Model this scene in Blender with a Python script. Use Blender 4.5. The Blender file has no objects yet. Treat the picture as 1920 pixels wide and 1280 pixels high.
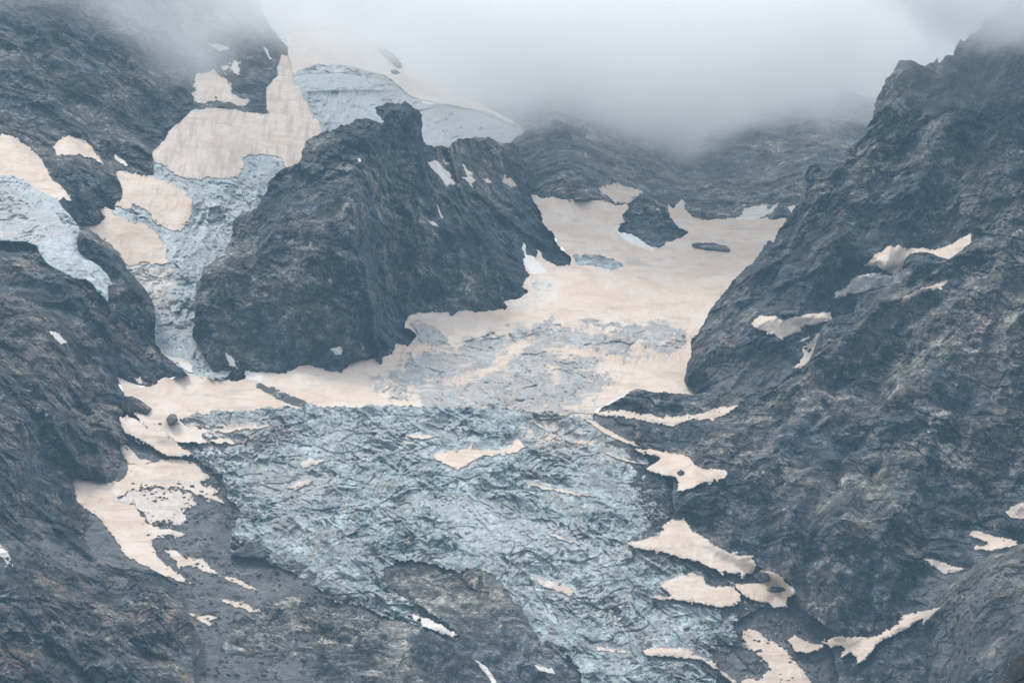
import bpy, math, time
import numpy as np
from concurrent.futures import ThreadPoolExecutor
T0 = time.time()
R = math.radians
S = bpy.context.scene
C = S.collection
STEP = 1.4            # spacing of the terrain meshes, in photo pixels

# ------------------------------------------------------------------ camera
HFOV, PITCH = 14.0, 6.0
TX = math.tan(R(HFOV / 2))
cd = bpy.data.cameras.new('camera')
cd.sensor_fit = 'HORIZONTAL'
cd.angle = R(HFOV)
cd.clip_start, cd.clip_end = 1.0, 60000.0
cam = bpy.data.objects.new('camera', cd)
cam.rotation_euler = (R(90 + PITCH), 0, 0)
C.objects.link(cam)
S.camera = cam
CP, SP = math.cos(R(PITCH)), math.sin(R(PITCH))

# ------------------------------------------------------------------ sky, sun, exposure
SUN_EL, SUN_AZ = 64.0, -105.0      # azimuth from behind the camera, towards the left
w = bpy.data.worlds.new('World')
S.world = w
w.use_nodes = True
wn = w.node_tree.nodes
sky = wn.new('ShaderNodeTexSky')
sky.sky_type = 'NISHITA'
sky.sun_disc = False
sky.sun_elevation = R(SUN_EL)
sky.sun_rotation = R(180 + SUN_AZ)
sky.dust_density = 3.0
sky.altitude = 2000
hs = wn.new('ShaderNodeHueSaturation')      # a sky veiled by cloud: paler than the clear one
hs.inputs['Saturation'].default_value = 0.18
w.node_tree.links.new(sky.outputs[0], hs.inputs['Color'])
w.node_tree.links.new(hs.outputs[0], wn['Background'].inputs[0])
wn['Background'].inputs[1].default_value = 0.145
sl = bpy.data.lights.new('sun', 'SUN')
sl.energy = 1.25
sl.angle = R(16)
sl.color = (1.0, 0.95, 0.88)
so = bpy.data.objects.new('sun', sl)
so.rotation_euler = (R(90 - SUN_EL), 0, R(SUN_AZ))
so.location = (-1500, -1500, 3000)
C.objects.link(so)
S.view_settings.view_transform = 'Standard'
S.view_settings.look = 'None'
S.view_settings.gamma = 1
S.view_settings.exposure = 1.06
cy = S.cycles
cy.max_bounces = 12
cy.diffuse_bounces = 3
cy.volume_bounces = 12
cy.volume_step_rate = 0.35
cy.volume_max_steps = 256
cy.use_denoising = True

# ------------------------------------------------------------------ maths helpers
EX = ThreadPoolExecutor(4)


def par(fn, *arrs):
    """run an elementwise function over the points in threaded slices"""
    shp = arrs[0].shape
    flat = [np.ascontiguousarray(a, dtype=np.float32).ravel() for a in arrs]
    n = flat[0].size
    k = max(4, n // 60000)
    cuts = np.linspace(0, n, k + 1).astype(int)
    outs = list(EX.map(lambda i: fn(*[f[cuts[i]:cuts[i + 1]] for f in flat]), range(k)))
    if isinstance(outs[0], tuple):
        return tuple(np.concatenate([o[j] for o in outs]).reshape(shp) for j in range(len(outs[0])))
    return np.concatenate(outs).reshape(shp)


def hash3(i, j, k, seed=0):
    h = (i.astype(np.uint32) * np.uint32(73856093)) ^ (j.astype(np.uint32) * np.uint32(19349663)) ^ (k.astype(np.uint32) * np.uint32(83492791)) ^ np.uint32((seed * 2654435761) & 0xffffffff)
    h ^= h >> np.uint32(13)
    h *= np.uint32(0x5bd1e995)
    h ^= h >> np.uint32(15)
    h *= np.uint32(0x2c1b3c6d)
    h ^= h >> np.uint32(12)
    return h


def perlin(x, y, z, seed=0):
    """gradient noise, about -1..1"""
    xi, yi, zi = np.floor(x), np.floor(y), np.floor(z)
    fx, fy, fz = x - xi, y - yi, z - zi
    xi, yi, zi = xi.astype(np.int32), yi.astype(np.int32), zi.astype(np.int32)
    ux, uy, uz = (f * f * f * (f * (f * 6 - 15) + 10) for f in (fx, fy, fz))
    out = np.zeros_like(x)
    for a in (0, 1):
        wx = ux if a else 1 - ux
        for b in (0, 1):
            wy = uy if b else 1 - uy
            for c in (0, 1):
                wz = uz if c else 1 - uz
                h = hash3(xi + a, yi + b, zi + c, seed)
                g = (((h & np.uint32(1023)).astype(np.float32) - 511.5) * (fx - a)
                     + (((h >> np.uint32(10)) & np.uint32(1023)).astype(np.float32) - 511.5) * (fy - b)
                     + (((h >> np.uint32(20)) & np.uint32(1023)).astype(np.float32) - 511.5) * (fz - c))
                out += g * wx * wy * wz
    return out * np.float32(1.9 / 511.5)


def fbm(x, y, z, o=3, seed=0, gain=0.5):
    t, a = 0, 1.0
    for i in range(o):
        t = t + a * perlin(x * 2.03 ** i, y * 2.03 ** i, z * 2.03 ** i, seed + i)
        a *= gain
    return t


def ridged(x, y, z, o=3, seed=0, gain=0.55):
    t, a, wgt = 0, 1.0, 1.0
    for i in range(o):
        n = 1 - np.abs(perlin(x * 2.07 ** i, y * 2.07 ** i, z * 2.07 ** i, seed + i)) * 1.6
        n = np.clip(n, 0, 1) ** 2 * wgt
        t = t + a * n
        wgt = np.clip(n * 1.6, 0, 1)
        a *= gain
    return t - 0.55


def cells(x, y, seed=0, jit=0.9):
    """nearest jittered cell in 2D: (F1, F2, random height, tilted facet)"""
    xi, yi = np.floor(x).astype(np.int32), np.floor(y).astype(np.int32)
    f1 = np.full(x.shape, 9, np.float32)
    f2 = np.full(x.shape, 9, np.float32)
    hv = np.zeros_like(x)
    fac = np.zeros_like(x)
    z = np.zeros_like(xi)
    for a in (-1, 0, 1):
        for b in (-1, 0, 1):
            h = hash3(xi + a, yi + b, z, seed)
            px = xi + a + 0.5 + jit * ((h & np.uint32(1023)).astype(np.float32) / 1023 - 0.5)
            py = yi + b + 0.5 + jit * (((h >> np.uint32(10)) & np.uint32(1023)).astype(np.float32) / 1023 - 0.5)
            dx, dy = x - px, y - py
            d = dx * dx + dy * dy
            near = d < f1
            f2 = np.where(near, f1, np.minimum(f2, d))
            f1 = np.where(near, d, f1)
            h2 = hash3(xi + a, yi + b, z + 7, seed + 3)
            r = (h2 & np.uint32(1023)).astype(np.float32) / 511.5 - 1
            sx = ((h2 >> np.uint32(10)) & np.uint32(1023)).astype(np.float32) / 511.5 - 1
            sy = ((h2 >> np.uint32(20)) & np.uint32(1023)).astype(np.float32) / 511.5 - 1
            hv = np.where(near, r, hv)
            fac = np.where(near, 0.4 * r + 0.9 * (sx * dx + sy * dy), fac)
    return np.sqrt(f1), np.sqrt(f2), hv, fac


def sst(a, b, x):
    t = np.clip((x - a) / (b - a), 0, 1)
    return t * t * (3 - 2 * t)


def sdf(poly, X, Y):
    """signed distance to a polygon in photo pixels, positive inside"""
    P = np.array(poly, np.float32)
    Q = np.roll(P, -1, 0)

    def f(x, y):
        d = np.full(x.shape, 1e12, np.float32)
        ins = np.zeros(x.shape, bool)
        for (ax, ay), (bx, by) in zip(P, Q):
            ex, ey = bx - ax, by - ay
            wx, wy = x - ax, y - ay
            t = np.clip((wx * ex + wy * ey) / max(ex * ex + ey * ey, 1e-6), 0, 1)
            d = np.minimum(d, (wx - ex * t) ** 2 + (wy - ey * t) ** 2)
            if ay != by:
                ins ^= ((ay > y) != (by > y)) & (x < ex * (y - ay) / (by - ay) + ax)
        d = np.sqrt(d)
        return np.where(ins, d, -d).astype(np.float32)
    return par(f, X, Y)


def tps(ctrl):
    """thin plate spline through (x, y, depth) control points"""
    c = np.array(ctrl, np.float64)
    p = c[:, :2] / 500.0
    n = len(p)
    r2 = ((p[:, None] - p[None]) ** 2).sum(-1)
    K = np.where(r2 > 0, 0.5 * r2 * np.log(np.maximum(r2, 1e-12)), 0) + 0.004 * np.eye(n)
    A = np.zeros((n + 3, n + 3))
    A[:n, :n] = K
    A[:n, n], A[:n, n + 1:] = 1, p
    A[n, :n], A[n + 1:, :n] = 1, p.T
    sol = np.linalg.solve(A, np.concatenate([c[:, 2], np.zeros(3)]))

    def ev(X, Y):
        def f(x, y):
            x, y = x / 500, y / 500
            o = sol[n] + sol[n + 1] * x + sol[n + 2] * y
            for i in range(n):
                q = np.maximum((x - p[i, 0]) ** 2 + (y - p[i, 1]) ** 2, 1e-12)
                o = o + sol[i] * 0.5 * q * np.log(q)
            return o.astype(np.float32)
        return par(f, X, Y)
    return ev


def world(X, Y, D):
    """photo pixel and distance ahead of the camera -> point in the world"""
    a = (X - 960) / 960 * TX
    b = -(Y - 640) / 960 * TX
    return a * D, (CP - SP * b) * D, (SP + CP * b) * D


def at_px(x, y, d):
    return tuple(float(q) for q in world(np.float64(x), np.float64(y), d))


def bil(G, gx0, gy0, st, X, Y):
    u = np.clip((X - gx0) / st, 0, G.shape[1] - 1.001)
    v = np.clip((Y - gy0) / st, 0, G.shape[0] - 1.001)
    i, j = np.floor(u).astype(int), np.floor(v).astype(int)
    u, v = u - i, v - j
    return (G[j, i] * (1 - u) * (1 - v) + G[j, i + 1] * u * (1 - v) + G[j + 1, i] * (1 - u) * v + G[j + 1, i + 1] * u * v)


# ------------------------------------------------------------------ shader helpers
class NT:
    def __init__(s, name):
        s.m = bpy.data.materials.new(name)
        s.m.use_nodes = True
        s.t = s.m.node_tree
        s.b = s.t.nodes['Principled BSDF']
        s.pos = s.t.nodes.new('ShaderNodeNewGeometry').outputs['Position']

    def link(s, a, b):
        s.t.links.new(a, b)

    def mapping(s, scale=(1, 1, 1), rot=(0, 0, 0), loc=(0, 0, 0)):
        n = s.t.nodes.new('ShaderNodeMapping')
        n.inputs['Scale'].default_value = scale
        n.inputs['Rotation'].default_value = rot
        n.inputs['Location'].default_value = loc
        s.link(s.pos, n.inputs[0])
        return n.outputs[0]

    def noise(s, lam, detail=3, rough=0.55, vec=None, dist=0.0, loc=(0, 0, 0)):
        n = s.t.nodes.new('ShaderNodeTexNoise')
        n.inputs['Scale'].default_value = 1.0
        n.inputs['Detail'].default_value = detail
        n.inputs['Roughness'].default_value = rough
        n.inputs['Distortion'].default_value = dist
        s.link(vec or s.mapping((1 / lam,) * 3, loc=loc), n.inputs['Vector'])
        return n.outputs[0]

    def ramp(s, f, a, b, lo=0.0, hi=1.0):
        n = s.t.nodes.new('ShaderNodeMapRange')
        n.interpolation_type = 'SMOOTHSTEP'
        for k, v in zip((1, 2, 3, 4), (a, b, lo, hi)):
            n.inputs[k].default_value = v
        s.link(f, n.inputs[0])
        return n.outputs[0]

    def mix(s, f, a, b, blend='MIX'):
        n = s.t.nodes.new('ShaderNodeMix')
        n.data_type = 'RGBA'
        n.blend_type = blend
        for val, sock in ((f, n.inputs[0]), (a, n.inputs[6]), (b, n.inputs[7])):
            if isinstance(val, (int, float)):
                sock.default_value = val
            elif isinstance(val, tuple):
                sock.default_value = (*val, 1)
            else:
                s.link(val, sock)
        return n.outputs[2]

    def math(s, op, a, b=0.0, clamp=False):
        n = s.t.nodes.new('ShaderNodeMath')
        n.operation = op
        n.use_clamp = clamp
        for val, sock in ((a, n.inputs[0]), (b, n.inputs[1])):
            if isinstance(val, (int, float)):
                sock.default_value = val
            else:
                s.link(val, sock)
        return n.outputs[0]

    def attr(s, name):
        n = s.t.nodes.new('ShaderNodeAttribute')
        n.attribute_name = name
        return n.outputs['Fac']

    def grey(s, f, lo, hi):
        """a factor as a neutral multiplier colour"""
        n = s.t.nodes.new('ShaderNodeCombineColor')
        v = s.ramp(f, 0.35, 0.65, lo, hi)
        for i in range(3):
            s.link(v, n.inputs[i])
        return n.outputs[0]

    def blocks(s, scale, rot, warp, seed=0.0):
        """angular blocks: (random tone of the block, closeness to its edge)"""
        base = s.mapping(scale, rot, (seed, seed, seed))
        nz = s.t.nodes.new('ShaderNodeTexNoise')
        nz.inputs['Scale'].default_value = 1.3
        nz.inputs['Detail'].default_value = 3
        s.link(base, nz.inputs['Vector'])
        ad = s.t.nodes.new('ShaderNodeVectorMath')
        ad.operation = 'MULTIPLY_ADD'
        ad.inputs[1].default_value = (warp,) * 3
        s.link(nz.outputs['Color'], ad.inputs[0])
        s.link(base, ad.inputs[2])
        v = s.t.nodes.new('ShaderNodeTexVoronoi')
        v.inputs['Scale'].default_value = 1.0
        s.link(ad.outputs[0], v.inputs['Vector'])
        sep = s.t.nodes.new('ShaderNodeSeparateColor')
        s.link(v.outputs['Color'], sep.inputs[0])
        e = s.t.nodes.new('ShaderNodeTexVoronoi')
        e.feature = 'DISTANCE_TO_EDGE'
        e.inputs['Scale'].default_value = 1.0
        s.link(ad.outputs[0], e.inputs['Vector'])
        return sep.outputs[0], e.outputs['Distance']

    def tone(s, f, lo, hi):
        n = s.t.nodes.new('ShaderNodeCombineColor')
        v = s.ramp(f, 0.0, 1.0, lo, hi)
        for i in range(3):
            s.link(v, n.inputs[i])
        return n.outputs[0]

    def bump(s, *hs):
        prev = None
        for h, dist, st in hs:
            n = s.t.nodes.new('ShaderNodeBump')
            n.inputs['Distance'].default_value = dist
            n.inputs['Strength'].default_value = st
            s.link(h, n.inputs['Height'])
            if prev:
                s.link(prev, n.inputs['Normal'])
            prev = n.outputs[0]
        s.link(prev, s.b.inputs['Normal'])


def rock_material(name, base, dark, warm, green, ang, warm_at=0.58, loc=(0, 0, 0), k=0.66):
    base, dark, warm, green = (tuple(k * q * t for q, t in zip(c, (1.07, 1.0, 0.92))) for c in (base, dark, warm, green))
    m = NT(name)
    big = m.noise(130, 4, 0.62, loc=loc, dist=0.6)
    mid = m.noise(30, 5, 0.66, loc=loc, dist=0.9)
    col = m.mix(m.ramp(big, 0.42, 0.55), base, (dark[0] * 0.8, dark[1] * 0.9, dark[2] * 1.05))
    col = m.mix(m.ramp(m.noise(85, 5, 0.68, loc=(loc[0] + 9, 3, 1), dist=0.8), warm_at, warm_at + 0.2, 0, 0.55), col, warm)
    col = m.mix(m.ramp(m.noise(60, 5, 0.68, loc=(4, loc[0] + 5, 8), dist=0.5), 0.54, 0.76, 0, 0.45), col, green)
    st = m.noise(1, 5, 0.68, m.mapping((1 / 34, 1 / 34, 1 / 7), (0, R(ang), 0)), dist=0.45)
    col = m.mix(1.0, col, m.grey(st, 0.68, 1.34), 'MULTIPLY')
    col = m.mix(1.0, col, m.grey(mid, 0.38, 1.95), 'MULTIPLY')
    col = m.mix(1.0, col, m.grey(m.noise(3.0, 4, 0.8, dist=0.6), 0.52, 1.55), 'MULTIPLY')
    wet = m.noise(1, 4, 0.65, m.mapping((1 / 9, 1 / 9, 1 / 70), (0, R(4), 0), loc=(2, 5, 1)), dist=0.6)
    col = m.mix(m.ramp(wet, 0.58, 0.72, 0, 0.45), col, (0.035, 0.042, 0.05))
    pale = m.noise(1, 4, 0.75, m.mapping((1 / 15, 1 / 15, 1 / 3.4), (0, R(ang + 8), 0), loc=(3, 7, 2)), dist=0.6)
    col = m.mix(m.ramp(pale, 0.57, 0.70, 0, 0.36), col, (0.19, 0.19, 0.188))
    t1, e1 = m.blocks((1 / 24, 1 / 24, 1 / 10), (0, R(ang), 0), 0.9, 3.1)
    t2, e2 = m.blocks((1 / 5.5, 1 / 7, 1 / 10), (0, R(ang + 14), 0), 0.7, 7.7)
    t3, e3 = m.blocks((1 / 4.2, 1 / 4.2, 1 / 2.2), (0, R(ang - 10), 0), 0.6, 1.3)
    for tt, lo, hi in ((t1, 0.76, 1.28), (t2, 0.74, 1.30), (t3, 0.72, 1.32)):
        col = m.mix(1.0, col, m.tone(tt, lo, hi), 'MULTIPLY')
    joint = m.math('MULTIPLY', m.ramp(e1, 0.0, 0.055, 0.45, 1), m.ramp(e2, 0.0, 0.07, 0.6, 1))
    jc = m.t.nodes.new('ShaderNodeCombineColor')
    for i in range(3):
        m.link(joint, jc.inputs[i])
    col = m.mix(1.0, col, jc.outputs[0], 'MULTIPLY')
    scree = m.attr('scree')
    sc = m.mix(m.ramp(m.noise(1, 5, 0.8, m.mapping((1 / 9, 1 / 9, 1 / 3.6), (0, R(38), 0)), dist=0.8), 0.32, 0.68), (0.055, 0.058, 0.06), (0.165, 0.164, 0.162))
    sc = m.mix(1.0, sc, m.grey(m.noise(40, 4, 0.6, dist=0.8), 0.72, 1.3), 'MULTIPLY')
    sc = m.mix(m.ramp(m.noise(3.0, 2, 0.6), 0.66, 0.74, 0, 0.7), sc, (0.30, 0.29, 0.28))
    edge = m.math('ADD', scree, m.math('MULTIPLY', m.math('SUBTRACT', mid, 0.5), 0.9))
    col = m.mix(m.ramp(edge, 0.25, 0.8, 0, 0.92), col, sc)
    m.link(col, m.b.inputs['Base Color'])
    m.b.inputs['Roughness'].default_value = 0.9
    m.b.inputs['Specular IOR Level'].default_value = 0.25
    hgt = m.math('ADD', m.math('MULTIPLY', t2, 0.8), m.math('ADD', m.math('MULTIPLY', t3, 0.45), m.noise(4.0, 4, 0.7)))
    m.bump((hgt, 1.0, 0.75))
    return m.m


def glacier_material(name):
    m = NT(name)
    ice = m.mix(m.ramp(m.noise(40, 4, 0.65, dist=1.0), 0.38, 0.62), (0.32, 0.395, 0.41), (0.52, 0.59, 0.59))
    ice = m.mix(m.ramp(m.noise(9, 4, 0.7, dist=1.2), 0.36, 0.66, 0.75, 0), ice, (0.24, 0.29, 0.32))
    ice = m.mix(m.ramp(m.noise(5, 3, 0.7, dist=0.6, loc=(5, 1, 3)), 0.57, 0.72, 0, 0.8), ice, (0.66, 0.72, 0.73))
    ice = m.mix(m.ramp(m.noise(45, 4, 0.6, loc=(7, 7, 1), dist=0.8), 0.50, 0.66, 0, 0.6), ice, (0.37, 0.35, 0.325))
    bands = m.noise(1, 5, 0.65, m.mapping((1 / 11, 1 / 60, 1 / 55), (0, R(-28), 0)), dist=1.6)
    ice = m.mix(m.ramp(bands, 0.49, 0.63, 0, 0.75), ice, m.mix(m.noise(6, 3, 0.7), (0.20, 0.195, 0.185), (0.38, 0.36, 0.33)))
    ice = m.mix(m.ramp(m.noise(2.2, 4, 0.8, dist=0.5, loc=(1, 8, 3)), 0.52, 0.66, 0, 0.75), ice, (0.13, 0.15, 0.16))
    ice = m.mix(m.ramp(m.noise(2.4, 4, 0.8, dist=0.5, loc=(6, 2, 9)), 0.56, 0.68, 0, 0.75), ice, (0.78, 0.81, 0.80))
    t1, e1 = m.blocks((1 / 11, 1 / 14, 1 / 8), (0, R(-20), 0), 0.9, 2.2)
    t2, e2 = m.blocks((1 / 4, 1 / 5, 1 / 3.4), (0, R(15), 0), 0.7, 5.2)
    ice = m.mix(1.0, ice, m.tone(t1, 0.78, 1.2), 'MULTIPLY')
    ice = m.mix(1.0, ice, m.tone(t2, 0.76, 1.24), 'MULTIPLY')
    ice = m.mix(m.math('MULTIPLY', m.attr('clean'), 0.85), ice, m.mix(m.noise(6, 4, 0.7, dist=0.8), (0.46, 0.52, 0.545), (0.76, 0.80, 0.81)))
    ice = m.mix(m.math('MULTIPLY', m.attr('dust'), m.ramp(m.noise(22, 4, 0.65, dist=0.8), 0.3, 0.6, 0.3, 1.0)), ice, m.mix(m.noise(5, 4, 0.75), (0.24, 0.22, 0.215), (0.66, 0.58, 0.53)))
    dirt = m.mix(m.noise(7, 5, 0.75), (0.05, 0.053, 0.056), (0.12, 0.116, 0.112))
    dn = m.math('ADD', m.attr('dirt'), m.math('MULTIPLY', m.math('SUBTRACT', m.noise(14, 5, 0.7, dist=0.8), 0.5), 1.6))
    ice = m.mix(m.ramp(dn, 0.42, 0.62), ice, dirt)
    fine = m.noise(1, 5, 0.7, m.mapping((1 / 9, 1 / 9, 1 / 30)), dist=0.8)
    sn = m.mix(m.ramp(m.noise(60, 3, 0.6, dist=0.8), 0.35, 0.66), (0.71, 0.605, 0.51), (0.65, 0.515, 0.405))
    sn = m.mix(m.ramp(fine, 0.46, 0.70, 0, 0.5), sn, (0.56, 0.455, 0.385))
    sn = m.mix(m.ramp(m.noise(1, 5, 0.7, m.mapping((1 / 70, 1 / 60, 1 / 9), (0, R(-6), 0)), dist=0.9), 0.51, 0.66, 0, 0.6), sn, (0.40, 0.36, 0.335))
    sn = m.mix(m.ramp(m.noise(1, 6, 0.75, m.mapping((1 / 120, 1 / 90, 1 / 30), (0, R(5), 0), (3, 3, 3)), dist=1.0), 0.48, 0.62, 0, 0.5), sn, (0.57, 0.44, 0.365))
    sn = m.mix(m.ramp(m.noise(60, 5, 0.65, dist=1.2, loc=(8, 1, 6)), 0.47, 0.64, 0, 0.5), sn, (0.75, 0.67, 0.615))
    sn = m.mix(m.attr('clean'), sn, (0.78, 0.79, 0.78))
    ss = m.math('ADD', m.attr('snow'), m.math('MULTIPLY', m.math('SUBTRACT', m.noise(1, 6, 0.72, m.mapping((1 / 42, 1 / 42, 1 / 16), (0, R(8), 0)), dist=1.2), 0.5), 1.5))
    col = m.mix(m.ramp(ss, 0.42, 0.58), ice, sn)
    m.link(col, m.b.inputs['Base Color'])
    m.b.inputs['Roughness'].default_value = 0.75
    m.b.inputs['Specular IOR Level'].default_value = 0.3
    bs = m.math('MULTIPLY', m.noise(4.0, 5, 0.65, dist=0.6), m.math('SUBTRACT', 1.15, m.attr('snow')))
    m.bump((m.math('ADD', bs, m.math('MULTIPLY', t2, m.math('MULTIPLY', m.math('SUBTRACT', 1.0, m.attr('snow')), 0.4))), 2.0, 0.9))
    return m.m


def snow_material(name, pale, dust, dirty=0.0, streak=0.0):
    m = NT(name)
    col = m.mix(m.ramp(m.noise(34, 4, 0.6, dist=1.0), 0.36, 0.62), pale, dust)
    fine = m.noise(1, 5, 0.7, m.mapping((1 / 7, 1 / 7, 1 / 26)), dist=0.5)
    col = m.mix(m.ramp(fine, 0.48, 0.74, 0, 0.4), col, (dust[0] * 0.86, dust[1] * 0.84, dust[2] * 0.83))
    col = m.mix(m.ramp(m.noise(48, 5, 0.65, dist=1.2, loc=(8, 1, 6)), 0.46, 0.64, 0, 0.5), col, (0.75, 0.675, 0.625))
    g = m.noise(16, 6, 0.75, dist=1.0, loc=(4, 4, 9))
    col = m.mix(m.ramp(g, 0.60 - 0.1 * dirty, 0.78 - 0.1 * dirty, 0, 0.25 + 0.5 * dirty), col, (0.34, 0.32, 0.31))
    if streak:
        s = m.noise(1, 4, 0.65, m.mapping((1 / 6.5, 1 / 60, 1 / 130), (0, R(10), 0)), dist=0.35)
        col = m.mix(m.ramp(s, 0.46, 0.66, 0, streak), col, (0.42, 0.37, 0.34))
    rim = m.math('ADD', m.attr('rim'), m.math('MULTIPLY', m.math('SUBTRACT', m.noise(11, 5, 0.75, dist=0.8), 0.5), 2.0))
    col = m.mix(m.ramp(rim, 0.45, 1.05, 0, 0.62), col, (0.33, 0.285, 0.25))
    col = m.mix(m.ramp(m.noise(1, 5, 0.7, m.mapping((1 / 45, 1 / 45, 1 / 6), (0, R(-8), 0), (5, 2, 2)), dist=0.9), 0.49, 0.66, 0, 0.5), col, (0.43, 0.37, 0.33))
    m.link(col, m.b.inputs['Base Color'])
    m.b.inputs['Roughness'].default_value = 0.8
    m.b.inputs['Specular IOR Level'].default_value = 0.2
    m.bump((m.noise(1, 5, 0.65, m.mapping((1 / 3.5, 1 / 5, 1 / 6))), 0.9, 0.8))
    return m.m


GREY_, DARK_, RUST, MOSS = (0.135, 0.135, 0.130), (0.075, 0.080, 0.085), (0.165, 0.115, 0.085), (0.13, 0.14, 0.10)
M = {
    'wall': rock_material('rock_upper_wall', (0.115, 0.118, 0.118), (0.07, 0.076, 0.082), (0.17, 0.12, 0.09), (0.13, 0.145, 0.09), 38, 0.60),
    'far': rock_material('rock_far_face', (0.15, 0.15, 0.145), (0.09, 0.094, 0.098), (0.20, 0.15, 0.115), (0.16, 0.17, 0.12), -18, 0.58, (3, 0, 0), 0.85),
    'buttress': rock_material('rock_buttress', (0.115, 0.118, 0.115), (0.062, 0.068, 0.075), (0.17, 0.125, 0.09), (0.15, 0.16, 0.105), 24, 0.60, (7, 0, 0)),
    'left': rock_material('rock_left_slope', (0.125, 0.118, 0.112), (0.07, 0.074, 0.08), (0.21, 0.125, 0.085), (0.16, 0.155, 0.085), 42, 0.52, (12, 0, 0)),
    'ridge': rock_material('rock_ridge', (0.11, 0.114, 0.115), (0.066, 0.071, 0.078), (0.21, 0.13, 0.09), (0.145, 0.16, 0.095), -35, 0.56, (17, 0, 0), 0.60),
    'slope': rock_material('rock_right_slope', (0.115, 0.115, 0.112), (0.068, 0.073, 0.08), (0.20, 0.13, 0.095), (0.16, 0.165, 0.09), 20, 0.55, (23, 0, 0), 0.76),
    'bed': rock_material('rock_valley_bed', (0.17, 0.17, 0.165), (0.10, 0.105, 0.11), (0.185, 0.17, 0.15), (0.18, 0.185, 0.155), 45, 0.54, (29, 0, 0), 0.80),
    'near': rock_material('rock_near', (0.075, 0.07, 0.055), (0.045, 0.045, 0.04), (0.10, 0.075, 0.05), (0.08, 0.08, 0.05), 40, 0.55, (31, 0, 0)),
    'ice': glacier_material('glacier_ice'),
    'snow': snow_material('dusty_snow', (0.71, 0.605, 0.51), (0.65, 0.515, 0.405), 0.25),
    'streaked': snow_material('streaked_snow', (0.71, 0.615, 0.535), (0.64, 0.525, 0.43), 0.2, 0.6),
    'dirty': snow_material('dirty_snow', (0.68, 0.61, 0.54), (0.58, 0.48, 0.40), 0.8),
    'white': snow_material('white_snow', (0.76, 0.75, 0.73), (0.70, 0.65, 0.60), 0.15),
}

# ------------------------------------------------------------------ terrain layers
# every layer: an outline traced in photo pixels and carried to its own distance by control points (x, y, metres ahead)
E_PTS = [(230, 708, 4088), (330, 722, 4098), (450, 715, 4130), (560, 690, 4165), (500, 765, 4075), (300, 770, 4040), (640, 682, 4195), (750, 652, 4240),
         (640, 765, 4072), (780, 603, 4330), (950, 580, 4410), (1000, 520, 4475), (1060, 480, 4535), (1020, 380, 4685), (1150, 380, 4720),
         (1200, 460, 4610), (1300, 440, 4680), (1450, 410, 4740), (1400, 480, 4600), (1300, 560, 4480), (1100, 580, 4400), (1290, 660, 4330),
         (1000, 640, 4290), (1200, 680, 4255), (850, 700, 4185), (1050, 730, 4150), (800, 755, 4092), (930, 765, 4090), (1100, 775, 4085),
         (1300, 740, 4150), (1400, 740, 4120), (700, 800, 4040), (1000, 800, 4050)]
G_PTS = [(345, 788, 4022), (500, 762, 4042), (740, 762, 4046), (930, 768, 4050), (1080, 776, 4050), (740, 800, 4012), (930, 800, 4014), (230, 820, 3965),
         (550, 800, 4002), (1100, 830, 3998), (1220, 800, 4020), (380, 900, 3918), (600, 900, 3900), (800, 880, 3922), (1000, 900, 3908), (1200, 900, 3935),
         (430, 1000, 3822), (650, 1000, 3790), (850, 1000, 3800), (1050, 1000, 3818), (1250, 1000, 3845), (500, 1080, 3742), (750, 1060, 3745),
         (950, 1100, 3725), (1150, 1100, 3745), (1350, 1100, 3775), (600, 1180, 3645), (850, 1180, 3650), (1050, 1200, 3650), (1250, 1200, 3675),
         (1450, 1200, 3715), (300, 1000, 3805), (300, 1250, 3545), (600, 1290, 3545), (900, 1290, 3560), (1150, 1290, 3590), (1400, 1290, 3635),
         (1550, 1250, 3676), (180, 930, 3850)]
C_PTS = [(540, 100, 4965), (600, 240, 4800), (400, 160, 4850), (400, 220, 4745), (300, 290, 4610), (450, 300, 4650), (250, 350, 4500), (420, 380, 4530),
         (200, 420, 4405), (300, 430, 4440), (270, 520, 4340), (350, 520, 4350), (300, 620, 4228), (350, 640, 4215), (400, 709, 4125)]


def off(pts, d):
    return [(x, y, z + d) for x, y, z in pts]


LAYERS = {}
ORDER = []


def layer(key, **kw):
    kw['key'] = key
    LAYERS[key] = kw
    ORDER.append(kw)


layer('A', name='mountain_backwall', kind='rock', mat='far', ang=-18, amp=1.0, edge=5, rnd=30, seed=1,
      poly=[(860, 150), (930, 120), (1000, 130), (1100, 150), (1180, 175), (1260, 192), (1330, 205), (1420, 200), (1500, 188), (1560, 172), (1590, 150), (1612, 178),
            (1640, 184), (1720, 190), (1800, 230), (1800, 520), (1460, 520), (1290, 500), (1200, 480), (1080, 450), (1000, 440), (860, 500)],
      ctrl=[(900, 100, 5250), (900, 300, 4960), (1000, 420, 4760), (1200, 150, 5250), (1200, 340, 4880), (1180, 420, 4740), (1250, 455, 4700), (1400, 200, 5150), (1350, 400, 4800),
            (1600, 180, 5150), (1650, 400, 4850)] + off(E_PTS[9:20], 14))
layer('B', name='mountain_upper_wall', kind='rock', mat='wall', ang=38, amp=1.0, edge=4, rnd=25, seed=2, gul=(0.5, 1.0),
      poly=[(-110, -110), (445, -110), (500, 40), (545, 95), (560, 200), (580, 480), (300, 720), (-110, 720)],
      ctrl=[(0, -60, 4880), (300, -60, 4960), (500, 60, 4990), (0, 150, 4640), (250, 180, 4740), (450, 140, 4905), (515, 190, 4870), (100, 250, 4560), (250, 300, 4570), (350, 260, 4690),
            (0, 260, 4490), (80, 310, 4460), (0, 331, 4410), (120, 400, 4350), (0, 440, 4275), (100, 460, 4250), (200, 540, 4190), (0, 700, 4120)] + off(C_PTS, 14),
      bulge=[(158, 352, 62, 52, 34)])
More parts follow.
